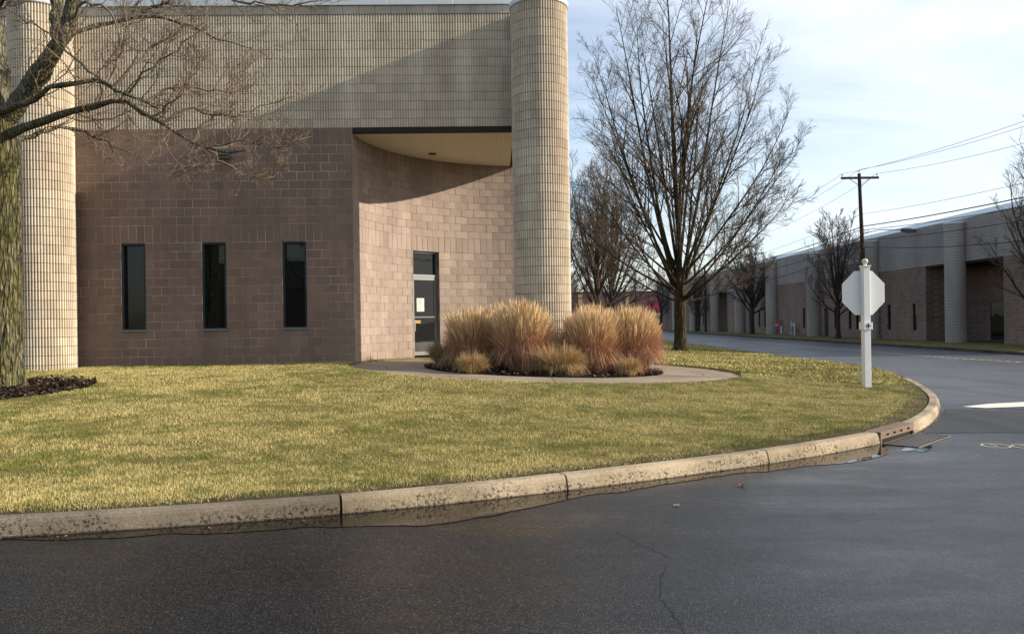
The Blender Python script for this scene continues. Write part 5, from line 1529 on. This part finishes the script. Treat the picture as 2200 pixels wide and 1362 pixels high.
# ------------------------------------------------------------------ far shops and parked cars
def far_shops():
    root = empty('shop_building', (0, 192, -0.4)); tag(root, 'far red brick shops with tan piers, red sign and white awning band', 'building')
    MB().box(-40, 44, 0, 14, 0, 8.6).build('brick_wall', M['brickred'], root)
    for x in (5.0, 16.6, 28.1, 39.6): MB().box(x - .5, x + .5, -.35, -.01, 0, 8.2).build('pier', M['tan'], root)
    MB().box(33.0, 38.6, -.25, -.012, 3.7, 6.0).build('shop_sign', M['shop_red'], root)
    MB().box(32.6, 39.0, -1.3, -.013, 2.95, 3.45).build('awning', M['white_paint'], root)
    for x in (33.2, 35.3, 37.4): MB().box(x, x + 1.7, -.08, -.014, .3, 2.9).build('shop_window', M['glass'], root)
    for x in (19, 22.5, 26 - 3.2): MB().box(x, x + 2.0, -.08, -.014, .6, 3.0).build('shop_window', M['glass'], root)
    MB().box(-40.2, 44.2, -.2, 14.2, 8.61, 8.8).build('roof_edge', M['dark_metal'], root)
far_shops()
M['tyre'] = flat('tyre', (0.02, 0.02, 0.02), 0.8)
def car(label, x, y, rz, colr):
    root = empty('parked_car', (x, y, -0.36), rz); tag(root, label, 'car', 'cars parked in front of the far shops')
    m = NT('car_paint', 0.25, 0.6, 0.3, colr).m
    side = [(-2.2, .28), (-2.25, .62), (-2.1, .88), (-1.35, .95), (-.75, 1.38), (.75, 1.42), (1.55, 1.0), (2.15, .92), (2.25, .6), (2.2, .28)]
    inset = {3: 0, 4: .16, 5: .16, 6: 0}
    vs = []
    for sgn in (-1, 1):
        for i, (px, pz) in enumerate(side): vs.append((px, sgn * (.88 - inset.get(i, 0) - (.04 if pz < .4 else 0)), pz))
    n = len(side); fs = [tuple(range(n)), tuple(range(2 * n - 1, n - 1, -1))] + [(i, n + i, n + (i + 1) % n, (i + 1) % n) for i in range(n)]
    b = MB(); b.add(vs, fs); b.build('body', m, root)
    for sgn in (-1, 1):
        w_ = [(-1.15, .97), (-.66, 1.32), (.0, 1.35), (.0, .98)]; v2 = [(.08, .98), (.08, 1.35), (.66, 1.34), (1.3, 1.0)]
        for W_ in (w_, v2):
            b = MB(); q = [(a, sgn * (.895 - .16 * max(0, (c - .95) / .42)), c) for a, c in W_]; q2 = [(a, o_ - sgn * .02, c) for a, o_, c in q]
            b.add(q + q2, [(0, 1, 2, 3), (7, 6, 5, 4)] + [(i, i + 4, (i + 1) % 4 + 4, (i + 1) % 4) for i in range(4)]); b.build('window', M['glass'], root)
        for wx in (-1.4, 1.38):
            b = MB(); b.tube([(wx, sgn * .70, .32), (wx, sgn * .90, .32)], .32, 14)
            nv = len(b.v); b.f.append(tuple(range(14))); b.f.append(tuple(range(nv - 14, nv))); wh = b.build('wheel', M['tyre'], root)
    b = MB(); b.box(-2.262, -2.2, -.6, -.35, .65, .78); b.box(-2.262, -2.2, .35, .6, .65, .78); b.build('headlight', M['metal_trim'], root)
    return root
car('dark blue car parked nearest the big tree trunk before the far shops', 28.6, 151.5, 0.12, (0.02, 0.05, 0.10))
car('silver car parked beyond the small bank tree', 26.2, 157, 0.1, (0.40, 0.44, 0.46))
car('black car in the second row behind the dark blue one', 30.2, 160, 0.15, (0.02, 0.02, 0.025))

# ------------------------------------------------------------------ fallen leaves
def leaf(label, x, y, z, s, rz, m):
    vs = [(0, 0, .01)]; n = 14
    for i in range(n):
        a = 2 * math.pi * i / n; r_ = s * (1.0 if i % 2 == 0 else .45) * (0.8 + .3 * random.random()); vs.append((r_ * math.cos(a), r_ * math.sin(a), random.uniform(0, .35) * s))
    me = bpy.data.meshes.new('fallen_leaf'); me.from_pydata(vs, [], [(0, 1 + i, 1 + (i + 1) % n) for i in range(n)]); me.update()
    o = link('fallen_leaf', me, m, None, (x, y, z), (0, 0, rz)); tag(o, label, 'leaf')
q = W(1290, 979, 8.2); leaf('dark red curled leaf lying on the lawn near the kerb', q[0], 8.25, gz(q[0], 8.25) + .04, .075, .3, M['leaf'])
q = W(1592, 1045, 7.52); leaf('red leaf flat on the wet asphalt right of the puddle', q[0], 7.52, .008, .06, 1.0, M['leaf'])
q = W(1453, 1090, 6.75); leaf('small tan leaf flat on the open asphalt', q[0], 6.75, .008, .04, 2.0, M['leaf2'])

rg_ = np.random.default_rng(5)
def litter(name, X, Y, Z, smin, smax):
    n = len(X); V, F = [], []; a0 = rg_.random(n) * 6.28; sz = smin + (smax - smin) * rg_.random(n)
    k = 7
    for i in range(n):
        for j in range(k):
            a = a0[i] + 2 * math.pi * j / k; r_ = sz[i] * (1.0 if j % 2 else 0.6); V.append((X[i] + r_ * math.cos(a), Y[i] + r_ * math.sin(a) * 0.8, Z[i] + rg_.random() * sz[i] * 0.7))
    F = np.arange(n * k).reshape(n, k)
    c = np.array([[0.20, 0.09, 0.04]]) + rg_.random((n, 1)) * np.array([[0.20, 0.15, 0.09]])
    tag(link(name, np_mesh(name, V, F, np.repeat(c, k, 0)), M['dry']), kind='stuff')
n = 170; Y = 6.6 + 12 * rg_.random(n) ** 1.3; X = (rg_.random(n) * 2 - 1) * 0.66 * Y
d_, ny_ = kerb_dist(X, Y); m = (d_ > 0.2) & (np.hypot(X - CC[0], Y - CC[1]) > WALK_R) & ~in_building(X, Y)
X, Y = X[m], Y[m]; litter('leaf_litter', X, Y, lawn_h(X, Y) + 0.03, 0.012, 0.035)
ss = kerb_s((-4, 6)) + rg_.random(60) * (KS[-1] * 0 + 14); X, Y = [], []
for q_ in ss:
    p_, tn_, nr_ = kerb_at(q_); o_ = 0.02 + abs(rg_.normal(0, 0.10)); X.append(p_[0] - nr_[0] * o_); Y.append(p_[1] - nr_[1] * o_)
X, Y = np.array(X), np.array(Y); litter('gutter_litter', X, Y, z_road(X, Y) + 0.008, 0.006, 0.016)
